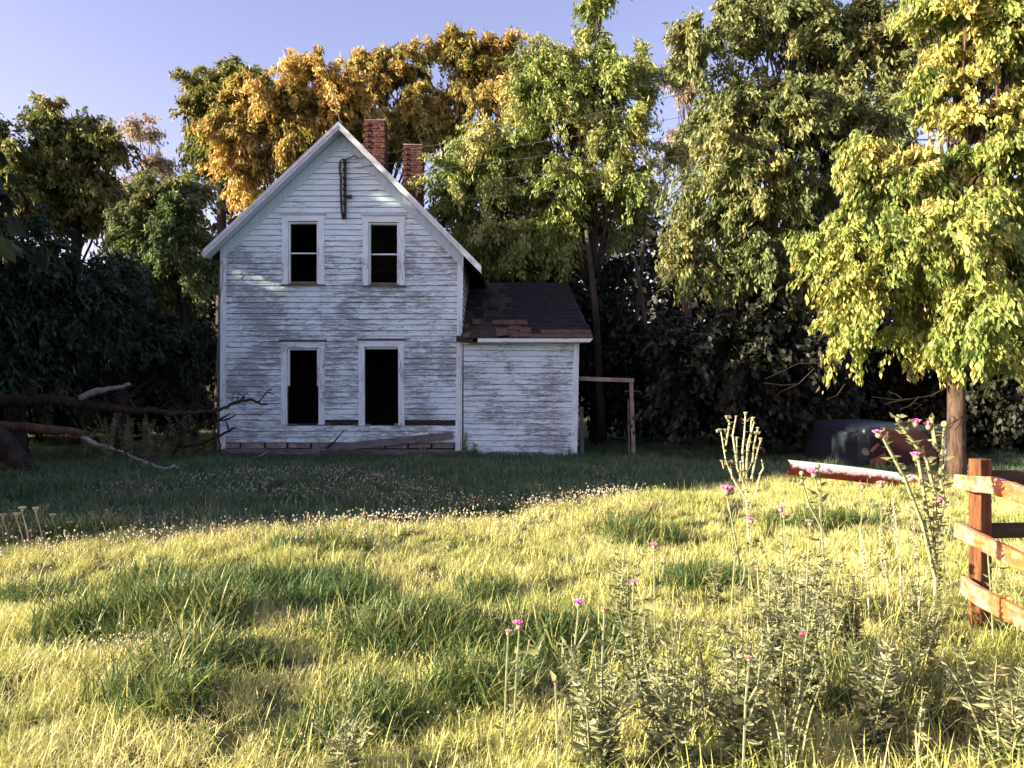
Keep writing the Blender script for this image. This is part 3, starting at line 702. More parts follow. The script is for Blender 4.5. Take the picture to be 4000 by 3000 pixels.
xp([(3392, 1700), (3399, 1700), (3400, 1762), (3392, 1762)], TD - .05, TD + .0, 'post_strip', M_truck)
xp([(3402, 1800), (3460, 1770), (3466, 1800), (3440, 1850), (3402, 1850)], TD - .08, TD - .03, 'grille', M_rust)
xp([(3455, 1668), (3600, 1672), (3612, 1682), (3452, 1680)], TD + .1, TD + .24, 'cowl', M_steel)
for x_ in (3378, 3705):
    m = MB(); c_ = Vector((X(x_, TD), TD + .6, .33)); m.tube([c_ - Vector((.1, 0, 0)), c_ + Vector((.1, 0, 0))], .33, 16); obj('wheel', m, M_steel, tr_)
for x_ in (3380, 3706):
    m = MB(); c_ = Vector((X(x_, TD), TD - .03, Z(1765, TD))); m.tube([c_, c_ + Vector((0, .08, 0))], [.07, .085], 12); obj('headlight', m, M_wire, tr_)

# ------------------------------------------------------------------ fence
fn = thing('rail_fence', (2.96, 4.9, 0), 'orange-brown rail fence corner with a warped top board at the right edge', 'fence')
rz = Matrix.Rotation(R(17), 3, 'Z')
def post(c, z1, s=.094, jit=True):
    m = MB(); m.box((c[0] - s / 2, c[1] - s / 2, -.3), (c[0] + s / 2, c[1] + s / 2, z1), rz, (c[0], c[1], 0))
    o = obj('post', m, M_post, fn); b_ = o.modifiers.new('bevel', 'BEVEL'); b_.width = .006; b_.segments = 2
    return o
post((3.035, 4.98), 1.115); post((2.60, 2.25), 1.12); post((5.6, 5.12), 1.08)
def rail(prof, thick, h, name='rail', mat=M_rail, label=None):
    m = MB(); n = len(prof); tot = []
    for i in range(n * 6 - 5):
        a, t = divmod(i, 6); t /= 6
        p = Vector(prof[a]) if a == n - 1 else Vector(prof[a]).lerp(Vector(prof[a + 1]), t); tot.append(p)
    for i in range(len(tot)):     # smooth
        pass
    N = len(tot)
    for i, p in enumerate(tot):
        d = (tot[min(i + 1, N - 1)] - tot[max(i - 1, 0)]); d.z = 0; d.normalize(); s_ = Vector((-d.y, d.x, 0)); e = random.uniform(-.003, .003)
        for a, b in ((-1, -1), (1, -1), (1, 1), (-1, 1)): m.v.append(tuple(p + s_ * (a * thick / 2) + Vector((0, 0, b * (h / 2 + e)))))
    for i in range(N - 1):
        for k in range(4): m.f.append((i * 4 + k, i * 4 + (k + 1) % 4, i * 4 + 4 + (k + 1) % 4, i * 4 + 4 + k))
    m.f.append((3, 2, 1, 0)); m.f.append(tuple((N - 1) * 4 + k for k in range(4)))
    o = obj(name, m, mat, fn); b_ = o.modifiers.new('bevel', 'BEVEL'); b_.width = .004; b_.segments = 1
    if label: o['label'] = label
    return o
def fx(D): return 2.935 - .165 * (5.05 - D)
rail([(fx(5.08) + .0, 5.08, .955), (fx(4.8), 4.8, .975), (fx(4.55), 4.55, 1.0), (fx(4.2), 4.2, .995), (fx(3.6), 3.6, .95), (fx(2.2), 2.2, .90)], .036, .098, label='warped top rail, bowed upwards')
rail([(fx(5.08) + .0, 5.08, .64), (fx(4.6), 4.6, .63), (fx(4.2), 4.2, .625), (fx(2.2), 2.2, .58)], .036, .10)
rail([(fx(4.98), 4.98, .30), (fx(4.75), 4.75, .29), (fx(4.2), 4.2, .315), (fx(2.2), 2.2, .28)], .036, .12)
M_railb = simple('rail_shaded', (.03, .018, .012), (.09, .06, .04), 3, st=(1, 6, 6))  # shaded copy of the rail wood: darkness of the sunless faces painted in
rail([(3.07, 5.07, .975), (4.2, 5.1, .97), (5.7, 5.14, .96)], .034, .11, mat=M_railb)
rail([(3.07, 5.07, .63), (4.2, 5.1, .645), (5.7, 5.14, .62)], .034, .10, mat=M_railb)

# ------------------------------------------------------------------ foliage
def leaf_mesh(name, P, N1, N2, S, ratio, mat, rnd):
    """P centres, N1 leaf axis, N2 side axis, S length"""
    n = len(P); base = P - N1 * S[:, None] * .5; tip = P + N1 * S[:, None] * .5
    nn = np.cross(N1, N2); nn /= np.maximum(np.linalg.norm(nn, axis=1, keepdims=True), 1e-6)
    mid = base * .55 + tip * .45
    l = mid - N2 * (S * ratio)[:, None] + nn * (S * .09)[:, None]; r = mid + N2 * (S * ratio)[:, None] + nn * (S * .09)[:, None]
    V = np.stack([base, l, tip, r], 1).reshape(-1, 3).astype(np.float32)
    me = bpy.data.meshes.new(name); me.vertices.add(4 * n); me.vertices.foreach_set('co', V.ravel())
    me.loops.add(6 * n); me.polygons.add(2 * n)
    b = np.arange(n) * 4
    idx = np.stack([b, b + 1, b + 2, b, b + 2, b + 3], 1).ravel().astype(np.int32)
    me.loops.foreach_set('vertex_index', idx); me.polygons.foreach_set('loop_start', np.arange(0, 6 * n, 3, dtype=np.int32))
    at = me.attributes.new('rnd', 'FLOAT', 'POINT'); at.data.foreach_set('value', np.repeat(rnd, 4).astype(np.float32))
    me.update(calc_edges=True); me.materials.append(mat)
    return me
def unit(n):
    v = rng.normal(size=(n, 3)); return v / np.linalg.norm(v, axis=1, keepdims=True)
TAZ = math.tan(R(SUN_AZ)); TEL = math.tan(R(SUN_EL)) / math.cos(R(SUN_AZ))
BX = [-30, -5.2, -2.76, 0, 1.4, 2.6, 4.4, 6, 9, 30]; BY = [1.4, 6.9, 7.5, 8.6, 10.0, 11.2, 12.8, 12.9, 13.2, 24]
def carve(P, amp=.25):
    """thin the off-frame shade trees where the meadow, trees and roof edge of the photograph stand in sun"""
    x, y, z = P[:, 0], P[:, 1], P[:, 2]; j = rng.normal(size=len(P)) * amp
    t = z / TEL; gx = x + t; gy = y + TAZ * t
    k = gy < np.interp(gx, BX, BY) + j * .5
    t = 2 - x; k |= (z - TEL * t > 5.7 + j)
    t = 6.5 - x; k |= (y + TAZ * t < 15.8) & (z - TEL * t > 1.2 + j)
    t = -11.5 - x; k |= (t > -1) & (y + TAZ * t > 22) & (z - TEL * t > 4.6 + j)
    t = (HD - .03 - y) / TAZ; xx = x + t; zz = z - TEL * t
    k |= (t > 0) & (xx > -7.05) & (xx < -5.3) & (np.abs(zz - (4.38 - .36 * (xx + 6.95))) < .24)
    t = (YF - y) / TAZ; xx = x + t; zz = z - TEL * t
    k |= (t > 0) & (xx > -3.9) & (xx < -.6) & (np.abs(zz - (7.8 - (xx - PK[0]) * SLR - .05)) < .13)
    return ~k
def pts_branch(p0, p1, bend, n=5):
    mid = (p0 + p1) / 2 + bend; out = []
    for i in range(n + 1):
        t = i / n; out.append(p0 * (1 - t) ** 2 + mid * 2 * t * (1 - t) + p1 * t * t)
    return out
def tree(name, label, D, lobes, trunk_px, leaf, nleaf, size, mat, cat='tree', group=None, cr=.85, ncl=None, trunk_r=.22, barkm=None, droop=.7, ratio=.19, docarve=False, base=None, fork=.35, depth=.8, world=False, hollow=.0, twig=3, nobjleaf=0):
    L = []
    for l in lobes:
        if world: L.append((Vector(l[:3]), l[3], l[4], l[5]))
        else: L.append((W(l[0], l[1], D + (l[4] if len(l) > 4 else 0)), l[2] / F * D, l[2] / F * D * depth, l[3] / F * D))
    bx, by = base if base else (X(trunk_px, D), D)
    t = thing(name, (bx, by, H(bx, by) if abs(bx) < 30 and by < 45 else 0), label, cat, group)
    vols = np.array([a[1] * a[2] * a[3] for a in L]); area = vols ** (2 / 3); n = ncl or int(max(10, 4.2 * area.sum() / (cr * cr)))
    pick = rng.choice(len(L), n, p=area / area.sum()); C = []
    for i in pick:
        c, rx, ry, rz_ = L[i]; u = unit(1)[0]; r = rng.uniform(.35, 1.1) if rng.random() < .8 else rng.uniform(.1, .5)
        C.append(Vector((c.x + u[0] * rx * r, c.y + u[1] * ry * r, c.z + u[2] * rz_ * r)))
    C = [c for c in C if c.z > .3]
    # trunk and limbs
    tb = MB(); cz = min(a[0].z - a[3] for a in L); zc = np.mean([a[0].z for a in L]); xc = np.average([a[0].x for a in L], weights=vols); yc = np.average([a[0].y for a in L], weights=vols)
    top_ = Vector((xc, yc, zc * .45 + .55 * max(a[0].z for a in L))); p0 = Vector((bx, by, -.2)); zf = max(1.0, cz + (top_.z - cz) * fork)
    tp = [p0, Vector((bx, by, .5)), Vector((bx + random.uniform(-.1, .1), by, max(.9, zf * .6))), Vector((bx * .7 + xc * .3, by * .7 + yc * .3, zf)), Vector((bx * .3 + xc * .7, yc, (zf + top_.z) / 2)), top_]
    tb.tube(tp, [trunk_r * 1.35, trunk_r * 1.05, trunk_r, trunk_r * .65, trunk_r * .22, trunk_r * .05], 8, True, .06)
    obj('trunk', tb, barkm or M_bark, t, True)
    bb = MB()
    for c in C:
        k = rng.uniform(0, 1); s = tp[2].lerp(tp[3], k) if k < .4 and rng.random() < .5 else tp[3].lerp(tp[4], k) if rng.random() < .6 else tp[4].lerp(tp[5], k * .8)
        if s.z > c.z + .5: s = tp[2].lerp(tp[3], rng.uniform(.2, 1))
        ln = (c - s).length; r0 = min(trunk_r * .3, .008 + ln * .010)
        bb.tube(pts_branch(s, c, Vector((0, 0, ln * .12)) + Vector(rng.normal(size=3) * ln * .06), 4), [r0, r0 * .8, r0 * .6, r0 * .4, r0 * .25], 4, False)
        for _ in range(twig):
            e = c + Vector(unit(1)[0] * cr * rng.uniform(.5, 1.1)); bb.tube([c, (c + e) / 2 + Vector((0, 0, .05)), e], [r0 * .3, r0 * .2, .004], 3, False)
    obj('limbs', bb, barkm or M_bark, t)
    if nleaf <= 0: return t
    CA = np.array([tuple(c) for c in C]); per = rng.lognormal(0, .35, len(C)); per /= per.sum(); ci = rng.choice(len(C), nleaf, p=per)
    crs = cr * rng.uniform(.6, 1.25, len(C)); 
    # leaves sit along drooping sprays that fan out of every cluster
    K = 13; ctr = np.array([xc, yc, zc]); outd = CA - ctr; outd /= np.maximum(np.linalg.norm(outd, axis=1, keepdims=True), 1e-6)
    sp = unit(len(C) * K).reshape(len(C), K, 3) + outd[:, None, :] * .55; sp /= np.linalg.norm(sp, axis=2, keepdims=True)
    sl_ = rng.uniform(.55, 1.5, (len(C), K)); spi = rng.integers(0, K, nleaf); d_ = sp[ci, spi]; Ls = sl_[ci, spi] * crs[ci]
    q = rng.uniform(.03, 1.0, nleaf) ** .75
    P = CA[ci] + d_ * (Ls * q)[:, None] + rng.normal(size=(nleaf, 3)) * cr * .105; P[:, 2] -= droop * .55 * Ls * q * q
    ax = d_ * .6 + rng.normal(size=(nleaf, 3)) * .45; ax[:, 2] -= droop * (.35 + 1.1 * q); ax[:, 0] += .12; ax /= np.linalg.norm(ax, axis=1, keepdims=True)
    sd = np.cross(ax, rng.normal(size=(nleaf, 3)) * .7 + np.array([0, 0, 1.0])); sd /= np.maximum(np.linalg.norm(sd, axis=1, keepdims=True), 1e-6)
    S = size * rng.uniform(.6, 1.35, nleaf); rnd = np.clip(rng.normal(.5, .22, nleaf) + (rng.random(len(C))[ci] - .5) * .45, 0, 1)
    keep = P[:, 2] > .05
    if docarve: keep &= carve(P)
    P, ax, sd, S, rnd = P[keep], ax[keep], sd[keep], S[keep], rnd[keep]
    if nobjleaf:
        o_ = np.argsort(P[:, 1] - .4 * np.abs(rng.normal(size=len(P)))); px = 2000 + P[:, 0] / P[:, 1] * F; vis = [i for i in o_ if px[i] < 4000][:nobjleaf]
        lm = []
        for q in range(4):
            b = MB(); prof = ((0, .0), (.18, .16), (.42, .25), (.7, .15), (1, 0)); curl = rng.uniform(.05, .2)
            for (tt, ww) in prof:
                z_ = -curl * tt * tt
                b.v += [(-ww, tt - .5, z_ + .06 * (ww > 0)), (0, tt - .5, z_), (ww, tt - .5, z_ + .06 * (ww > 0))]
            for i in range(4):
                a = i * 3; b.f += [(a, a + 1, a + 4, a + 3), (a + 1, a + 2, a + 5, a + 4)]
            me = b.mesh('leaf'); at = me.attributes.new('rnd', 'FLOAT', 'POINT'); at.data.foreach_set('value', [rng.uniform(.35, 1)] * len(b.v)); me.materials.append(mat); lm.append(me)
        for i in vis:
            o = bpy.data.objects.new('leaf', lm[int(i) % 4]); COL.objects.link(o); o.parent = t; o.matrix_parent_inverse = Matrix.Translation(-t.location)
            y_ = Vector(ax[i]); x_ = Vector(sd[i]); z_ = x_.cross(y_).normalized(); x_ = y_.cross(z_)
            s_ = float(S[i]) * 1.15; o.matrix_basis = Matrix.Translation(Vector(P[i])) @ Matrix((x_, y_, z_)).transposed().to_4x4() @ Matrix.Scale(s_, 4)
        mk = np.ones(len(P), bool); mk[vis] = False; P, ax, sd, S, rnd = P[mk], ax[mk], sd[mk], S[mk], rnd[mk]
    link('crown', leaf_mesh('crown', P, ax, sd, S, ratio, mat, rnd), None, t)
    return t

BGRP = 'trees behind the house'
# far left, behind the fallen tree
tree('background_tree', 'olive tree at the left edge with an open crown against the sky', 29, [(20, 520, 120, 150), (60, 720, 190, 170), (-150, 650, 200, 200)], 40, 0, 36000, .24, L_olive, group=BGRP, cr=.8)
tree('background_tree', 'dark-sided tall olive tree second from the left edge', 30, [(260, 470, 110, 100), (290, 560, 130, 110), (330, 640, 170, 140), (240, 790, 200, 130), (420, 780, 120, 100)], 300, 0, 44000, .24, L_olive, group=BGRP, cr=.8)
tree('background_tree', 'slender pale pinkish tree rising in the sky gap at left', 36, [(560, 530, 88, 75), (600, 640, 95, 80), (580, 740, 120, 60)], 590, 0, 6500, .20, L_pale, group=BGRP, cr=.7, trunk_r=.14)
tree('background_tree', 'mid green tree just left of the house eave', 24.5, [(700, 760, 130, 110), (560, 880, 120, 150), (700, 960, 170, 190), (620, 1130, 160, 120), (800, 1080, 80, 160)], 745, 0, 60000, .18, L_mid, group=BGRP, cr=.75, fork=.15)
# orange group behind the roof
tree('background_tree', 'green and gold tree above the left slope of the roof', 30, [(830, 430, 120, 120), (930, 360, 110, 100), (760, 560, 90, 110), (900, 560, 130, 120)], 860, 0, 36000, .22, L_olive, group=BGRP, cr=.8)
tree('background_tree', 'broad orange tree crown directly behind the roof peak', 28.5, [(1130, 400, 170, 120), (1230, 300, 120, 90), (1010, 500, 170, 150), (1180, 560, 200, 140), (960, 680, 130, 110), (1350, 420, 150, 160)], 1100, 0, 90000, .21, L_orange, group=BGRP, cr=.8)
tree('background_tree', 'orange tipped tree above the first chimney', 31, [(1440, 230, 60, 70), (1490, 320, 140, 110), (1560, 260, 90, 90), (1560, 450, 170, 150), (1420, 520, 120, 120)], 1500, 0, 44000, .21, L_orange2, group=BGRP, cr=.75)
tree('background_tree', 'tall brown and green tree with a pointed top left of the swaying tree', 31, [(1750, 150, 80, 70), (1800, 230, 140, 110), (1930, 230, 110, 90), (1900, 360, 140, 120), (1760, 420, 90, 120), (1820, 640, 160, 160), (1980, 290, 60, 60)], 1800, 0, 50000, .21, L_orange2, group=BGRP, cr=.75)
# bright green swaying tree
tree('background_tree', 'tall bright green swaying tree right of the chimneys', 24, [(2100, 240, 90, 120), (2120, 360, 150, 150), (1930, 560, 140, 130), (2345, 30, 60, 130), (2330, 180, 90, 120), (2300, 300, 150, 150), (2480, 270, 100, 130), (2080, 520, 230, 170), (2350, 480, 230, 190), (1960, 700, 230, 120), (2250, 760, 260, 170), (2480, 680, 150, 220), (1800, 680, 130, 90), (1830, 820, 120, 80), (1900, 950, 130, 110), (2150, 930, 260, 120)], 2330, 0, 150000, .17, L_bright, group=BGRP, cr=.8, fork=.2, trunk_r=.2)
tree('background_tree', 'faint whitish tree seen through the gap beside the large right tree', 36, [(2680, 340, 90, 120), (2660, 560, 90, 120)], 2680, 0, 6000, .20, L_pale, group=BGRP, cr=.7)
# large right tree
tree('background_tree', 'huge grey-green tree filling the upper right behind the yellow one', 18.5, [(2780, 130, 170, 170), (3050, 60, 260, 240), (3330, 150, 220, 260), (2830, 420, 170, 190), (3100, 430, 280, 210), (3350, 500, 200, 220), (2680, 700, 130, 130), (2930, 740, 270, 190), (3180, 820, 230, 210), (2700, 940, 160, 110), (2950, 1000, 230, 100), (3250, 1060, 170, 190), (3520, 330, 180, 280, 2)], 2950, 0, 210000, .15, L_big, group=BGRP, cr=.7, fork=.2, trunk_r=.13, base=(6.3, 21.0))
# near right tree
tree('near_tree', 'sunlit yellow-green tree with drooping leaves and a shaggy trunk at the right edge', 12.6, [(3880, -120, 300, 220), (3900, 120, 270, 200), (3740, 330, 200, 220), (3980, 420, 300, 230), (3560, 640, 260, 140), (3340, 600, 140, 80), (3650, 60, 130, 160), (3850, 750, 330, 200), (3420, 840, 220, 150), (3270, 980, 130, 120), (3650, 1010, 270, 180), (3370, 1160, 160, 150), (3700, 850, 200, 160, -1.2), (3850, 1150, 200, 160, -1.2), (3900, 1050, 300, 210), (3520, 1310, 130, 90), (3740, 1260, 230, 120), (3980, 1300, 230, 110)], 3735, 0, 210000, .118, L_near, cr=.48, fork=.2, trunk_r=.135, barkm=M_bark2, droop=1.0, ratio=.20, depth=.62, nobjleaf=290)
# dark shade tree at the left, nearer than the wood
SGRP = 'shade trees left of the house'
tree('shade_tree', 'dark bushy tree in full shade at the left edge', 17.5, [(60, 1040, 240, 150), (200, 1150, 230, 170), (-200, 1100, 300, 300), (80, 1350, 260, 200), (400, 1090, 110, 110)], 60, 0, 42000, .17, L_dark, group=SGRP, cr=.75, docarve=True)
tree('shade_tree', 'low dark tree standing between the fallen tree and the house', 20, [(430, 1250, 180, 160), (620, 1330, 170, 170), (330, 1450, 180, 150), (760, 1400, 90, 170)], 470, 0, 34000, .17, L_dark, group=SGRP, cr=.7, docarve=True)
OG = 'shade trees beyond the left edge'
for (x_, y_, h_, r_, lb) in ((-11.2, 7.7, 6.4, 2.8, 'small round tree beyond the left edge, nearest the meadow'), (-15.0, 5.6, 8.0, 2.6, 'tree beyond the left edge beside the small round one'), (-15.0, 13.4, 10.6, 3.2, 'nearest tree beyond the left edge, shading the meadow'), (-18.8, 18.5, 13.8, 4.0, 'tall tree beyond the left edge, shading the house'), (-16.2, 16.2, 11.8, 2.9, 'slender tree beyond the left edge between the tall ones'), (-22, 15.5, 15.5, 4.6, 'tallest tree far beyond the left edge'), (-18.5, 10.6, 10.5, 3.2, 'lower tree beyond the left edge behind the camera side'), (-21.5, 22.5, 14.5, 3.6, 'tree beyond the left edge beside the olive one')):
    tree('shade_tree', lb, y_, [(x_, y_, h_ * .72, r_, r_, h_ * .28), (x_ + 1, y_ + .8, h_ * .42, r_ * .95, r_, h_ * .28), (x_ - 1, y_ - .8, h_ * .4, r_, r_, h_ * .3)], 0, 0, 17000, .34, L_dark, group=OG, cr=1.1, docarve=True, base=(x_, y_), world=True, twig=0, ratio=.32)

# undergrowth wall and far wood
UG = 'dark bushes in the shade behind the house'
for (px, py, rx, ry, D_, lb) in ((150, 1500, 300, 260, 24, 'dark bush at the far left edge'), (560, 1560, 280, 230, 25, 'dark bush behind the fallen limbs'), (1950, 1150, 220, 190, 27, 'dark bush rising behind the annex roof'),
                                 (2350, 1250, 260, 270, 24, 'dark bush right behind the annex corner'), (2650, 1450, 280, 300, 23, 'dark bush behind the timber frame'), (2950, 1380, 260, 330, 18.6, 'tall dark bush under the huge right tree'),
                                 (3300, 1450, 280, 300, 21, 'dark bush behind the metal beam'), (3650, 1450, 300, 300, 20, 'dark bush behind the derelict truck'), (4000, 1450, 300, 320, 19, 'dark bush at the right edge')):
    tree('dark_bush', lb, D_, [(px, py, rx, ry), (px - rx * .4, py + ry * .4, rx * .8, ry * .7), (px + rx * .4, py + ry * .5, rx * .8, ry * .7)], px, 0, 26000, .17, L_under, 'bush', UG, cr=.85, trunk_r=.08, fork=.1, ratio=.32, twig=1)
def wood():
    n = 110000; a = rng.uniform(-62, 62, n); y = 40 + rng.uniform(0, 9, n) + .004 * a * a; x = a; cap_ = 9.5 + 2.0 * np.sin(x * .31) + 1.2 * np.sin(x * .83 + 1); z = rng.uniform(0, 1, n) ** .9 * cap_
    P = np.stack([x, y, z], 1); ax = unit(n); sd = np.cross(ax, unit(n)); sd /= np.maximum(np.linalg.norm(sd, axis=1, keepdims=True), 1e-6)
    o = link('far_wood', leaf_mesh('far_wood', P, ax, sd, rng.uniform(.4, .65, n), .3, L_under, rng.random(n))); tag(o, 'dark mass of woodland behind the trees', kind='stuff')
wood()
# trunks standing in the shade
TG = 'dark trunks inside the wood'
for (px, D_, r_, tx, ty, lb) in ((2348, 22.5, .14, 2290, 900, 'leaning dark trunk beside the annex roof edge'), (2420, 23.5, .09, 2520, 850, 'slim dark trunk leaning right behind the timber frame'), (2240, 24, .08, 2215, 900, 'slim upright trunk above the annex roof'), (2560, 23, .1, 2480, 1000, 'dark trunk right of the timber frame'), (480, 26, .12, 430, 850, 'trunk behind the fallen tree')):
    m = MB(); a = Vector((X(px, D_), D_, 0)); b = W(tx, ty, D_); m.tube(pts_branch(a, b, Vector((.2, 0, 0)), 6), [r_ * 1.3, r_, r_ * .9, r_ * .8, r_ * .7, r_ * .6, r_ * .4], 7, True, .05)
    tag(obj('tree_trunk', m, M_bark, smooth=True), lb, 'trunk', TG)
# bare twigs hanging under the near tree
tg = MB()
for (a, b, D_) in (((3480, 1570), (3720, 1540), 12), ((3080, 1680), (3260, 1560), 13), ((3440, 1600), (3560, 1560), 12)):
    pass
for pl in ([(3720, 1500), (3640, 1545), (3560, 1558), (3500, 1562), (3405, 1550)], [(3560, 1558), (3500, 1568), (3455, 1578)], [(3520, 1555), (3500, 1540), (3470, 1530)], [(3590, 1550), (3555, 1585), (3515, 1600)], [(3570, 1575), (3600, 1580), (3570, 1600)],
           [(3180, 1440), (3120, 1500), (3050, 1530), (3020, 1560)], [(3120, 1500), (3060, 1505), (2980, 1495)], [(3300, 1500), (3270, 1545), (3230, 1560)], [(3200, 1420), (3120, 1420), (2990, 1480)], [(3060, 1120), (3020, 1145), (2975, 1150)]):
    n_ = len(pl); tg.tube([W(a, b, 12.2) for a, b in pl], [.009 * (1 - .6 * i / n_) for i in range(n_)], 4)
tag(obj('bare_twigs', tg, M_dead), 'pale bare twigs drooping below the yellow-green tree', 'branch')

# ------------------------------------------------------------------ weeds, thistles, flowers
def leaflets(name, P, A, S, mat, parent, ratio=.22):
    P = np.array(P); A = np.array(A); S = np.array(S); n = len(P)
    A = A / np.maximum(np.linalg.norm(A, axis=1, keepdims=True), 1e-6); sd = np.cross(A, rng.normal(size=(n, 3)) * .6 + np.array([0, .3, 1.0])); sd /= np.maximum(np.linalg.norm(sd, axis=1, keepdims=True), 1e-6)
    return link(name, leaf_mesh(name, P + A * S[:, None] * .5, A, sd, S, ratio, mat, rng.random(n)), None, parent)
def head(p, r, kind, parent, tilt=(0, 0)):
    p = Vector(p); m = MB(); m.ball(p - Vector((0, 0, r * .5)), r * .78, 7, 5, (1, 1, 1.0)); hb = obj('flower_head', m, M_bract, parent, True)
    if kind == 'bud': return
    m = MB(); mat = {'pink': M_pink, 'faded': M_pink2, 'white': M_white, 'brown': M_brown}[kind]
    for i in range(16):
        a = 2 * math.pi * i / 16; s = .35 + .65 * (i % 2); q = p + Vector((math.cos(a) * r * 1.15 * s + tilt[0] * r, math.sin(a) * r * 1.15 * s, r * (.95 - .35 * s) + tilt[1] * r))
        m.tube([p - Vector((0, 0, r * .2)), p + (q - p) * .6, q], [r * .28, r * .30, r * .12], 4)
    obj('petals', m, mat, hb)
def poly3(pl, D, jit=.0):
    return [W(a, b, D + random.uniform(-jit, jit)) for a, b in pl]
def thistle(stems, D, heads, label, group='pink thistles in the meadow', sr=.010, leafs=.09, mat=M_weedl, stem=M_stem, spine=26, cat='thistle'):
    b = W(stems[0][0][0], stems[0][0][1], D); t = thing('thistle', (b.x, b.y, H(b.x, b.y)), label, cat, group); m = MB(); P = []; A = []; S = []
    for st in stems:
        pts = poly3(st, D); 
        if st is stems[0]: pts = [Vector((pts[0].x, pts[0].y, H(pts[0].x, pts[0].y) - .02))] + pts
        n = len(pts); m.tube(pts, [sr * (1 - .5 * i / n) for i in range(n)], 5)
        for i in range(n - 1):
            L_ = (pts[i + 1] - pts[i]).length
            for _ in range(int(max(2, L_ * spine))):
                u = random.random(); P.append(tuple(pts[i].lerp(pts[i + 1], u))); an_ = random.uniform(0, 6.28); A.append((math.cos(an_), math.sin(an_), random.uniform(-.1, .8))); S.append(leafs * random.uniform(.35, 1.2))
    obj('stem', m, stem, t); leaflets('leaves', P, A, S, mat, t)
    for (hx, hy, r, kind) in heads: head(W(hx, hy, D), r / F * D, kind, t, (random.uniform(-.6, .2), 0))
    return t
thistle([[(3640, 2560), (3655, 2300), (3660, 2100), (3690, 1950), (3672, 1860), (3680, 1760), (3690, 1660)], [(3655, 2100), (3650, 1930), (3620, 1800), (3570, 1730), (3535, 1685), (3575, 1640)],
         [(3650, 2250), (3600, 2040), (3530, 1860), (3470, 1750), (3438, 1690)], [(3650, 2200), (3620, 2000), (3600, 1880), (3585, 1785)], [(3530, 1685), (3550, 1660)], [(3655, 1750), (3640, 1650), (3636, 1628)], [(3540, 1690), (3505, 1640), (3510, 1620)]],
        4.3, [(3575, 1650, 17, 'pink'), (3432, 1692, 16, 'pink'), (3582, 1778, 16, 'pink'), (3690, 1648, 19, 'bud'), (3627, 1660, 16, 'faded'), (3640, 1628, 14, 'bud'), (3508, 1625, 14, 'bud'), (3530, 1818, 14, 'bud')],
        'tallest thistle with three pink heads in front of the derelict truck', sr=.013, leafs=.06, spine=110)
thistle([[(3240, 2420), (3220, 2200), (3205, 2020), (3200, 1930), (3180, 1860)], [(3205, 2020), (3205, 1900), (3195, 1830)], [(3230, 2100), (3160, 1970), (3135, 1890), (3130, 1850)]], 5.2,
        [(3180, 1848, 16, 'pink'), (3195, 1815, 13, 'bud'), (3132, 1842, 13, 'bud')], 'thistle with one pink head in front of the metal beam', sr=.009)
thistle([[(2900, 2480), (2890, 2200), (2860, 2040), (2838, 1930)]], 4.5, [(2838, 1912, 20, 'pink'), (2858, 1908, 14, 'pink')], 'thistle with a wide pink head beside the tall pale weed', sr=.008, leafs=.06)
DOTS = [(3050, 1985, 13, 'pink', 'thistle with a deep pink head right of the pale weed base'), (3062, 2012, 10, 'faded', 'faded thistle head just below the deep pink one'), (2935, 2030, 12, 'pink', 'thistle with pale pink head below the pale weed'), (3165, 2040, 12, 'faded', 'red thistle head halfway between weed and fence'), (3440, 1890, 14, 'faded', 'reddish thistle head under the metal beam'), (3370, 1895, 11, 'faded', 'dull thistle head below the middle of the beam'),
        (3675, 1955, 15, 'pink', 'thistle with pink head left of the fence post top'), (3858, 2130, 8, 'pink', 'small purple thistle in front of the middle rail'), (2555, 2130, 13, 'pink', 'lone pink thistle high in the sunlit meadow'), (2475, 2275, 12, 'pink', 'pink thistle left of the dark weedy stem'),
        (2260, 2355, 18, 'pink', 'bright pink thistle above the dark hollow'), (2360, 2380, 12, 'faded', 'pale thistle just right of the bright pink one'), (2028, 2438, 18, 'pink', 'bright pink thistle left of the dark hollow, furthest left'), (1985, 2468, 12, 'faded', 'small wilted thistle beside the leftmost pink one'),
        (2960, 2218, 10, 'faded', 'small red thistle left of the white spikes'), (3215, 2280, 10, 'white', 'pale thistle head left of the white spikes'), (3135, 2482, 11, 'pink', 'pink thistle inside the dark weeds'), (2925, 2570, 12, 'faded', 'crimson thistle left of the dark weeds'), (2870, 2155, 9, 'faded', 'dull red thistle far out in the sunlit grass'), (2170, 2665, 9, 'brown', 'brown seed head in the near grass')]
for (hx, hy, r, kind, lb) in DOTS:
    hh = .62 if hy > 2100 else .75; hh = .52 if hy > 2400 else hh; D_ = (CAMZ - hh) * F / (hy - 1500)
    xo = random.uniform(-30, 30)
    thistle([[(hx + xo, 1500 + CAMZ * F / D_ - 10), (hx + xo * .5, hy + 170), (hx + xo * .1, hy + 60), (hx, hy + 6)], [(hx + xo * .5, hy + 190), (hx + 34, hy + 110), (hx + 40, hy + 60)]], D_, [(hx, hy, r, kind)], lb, sr=.006, leafs=.07, spine=22)
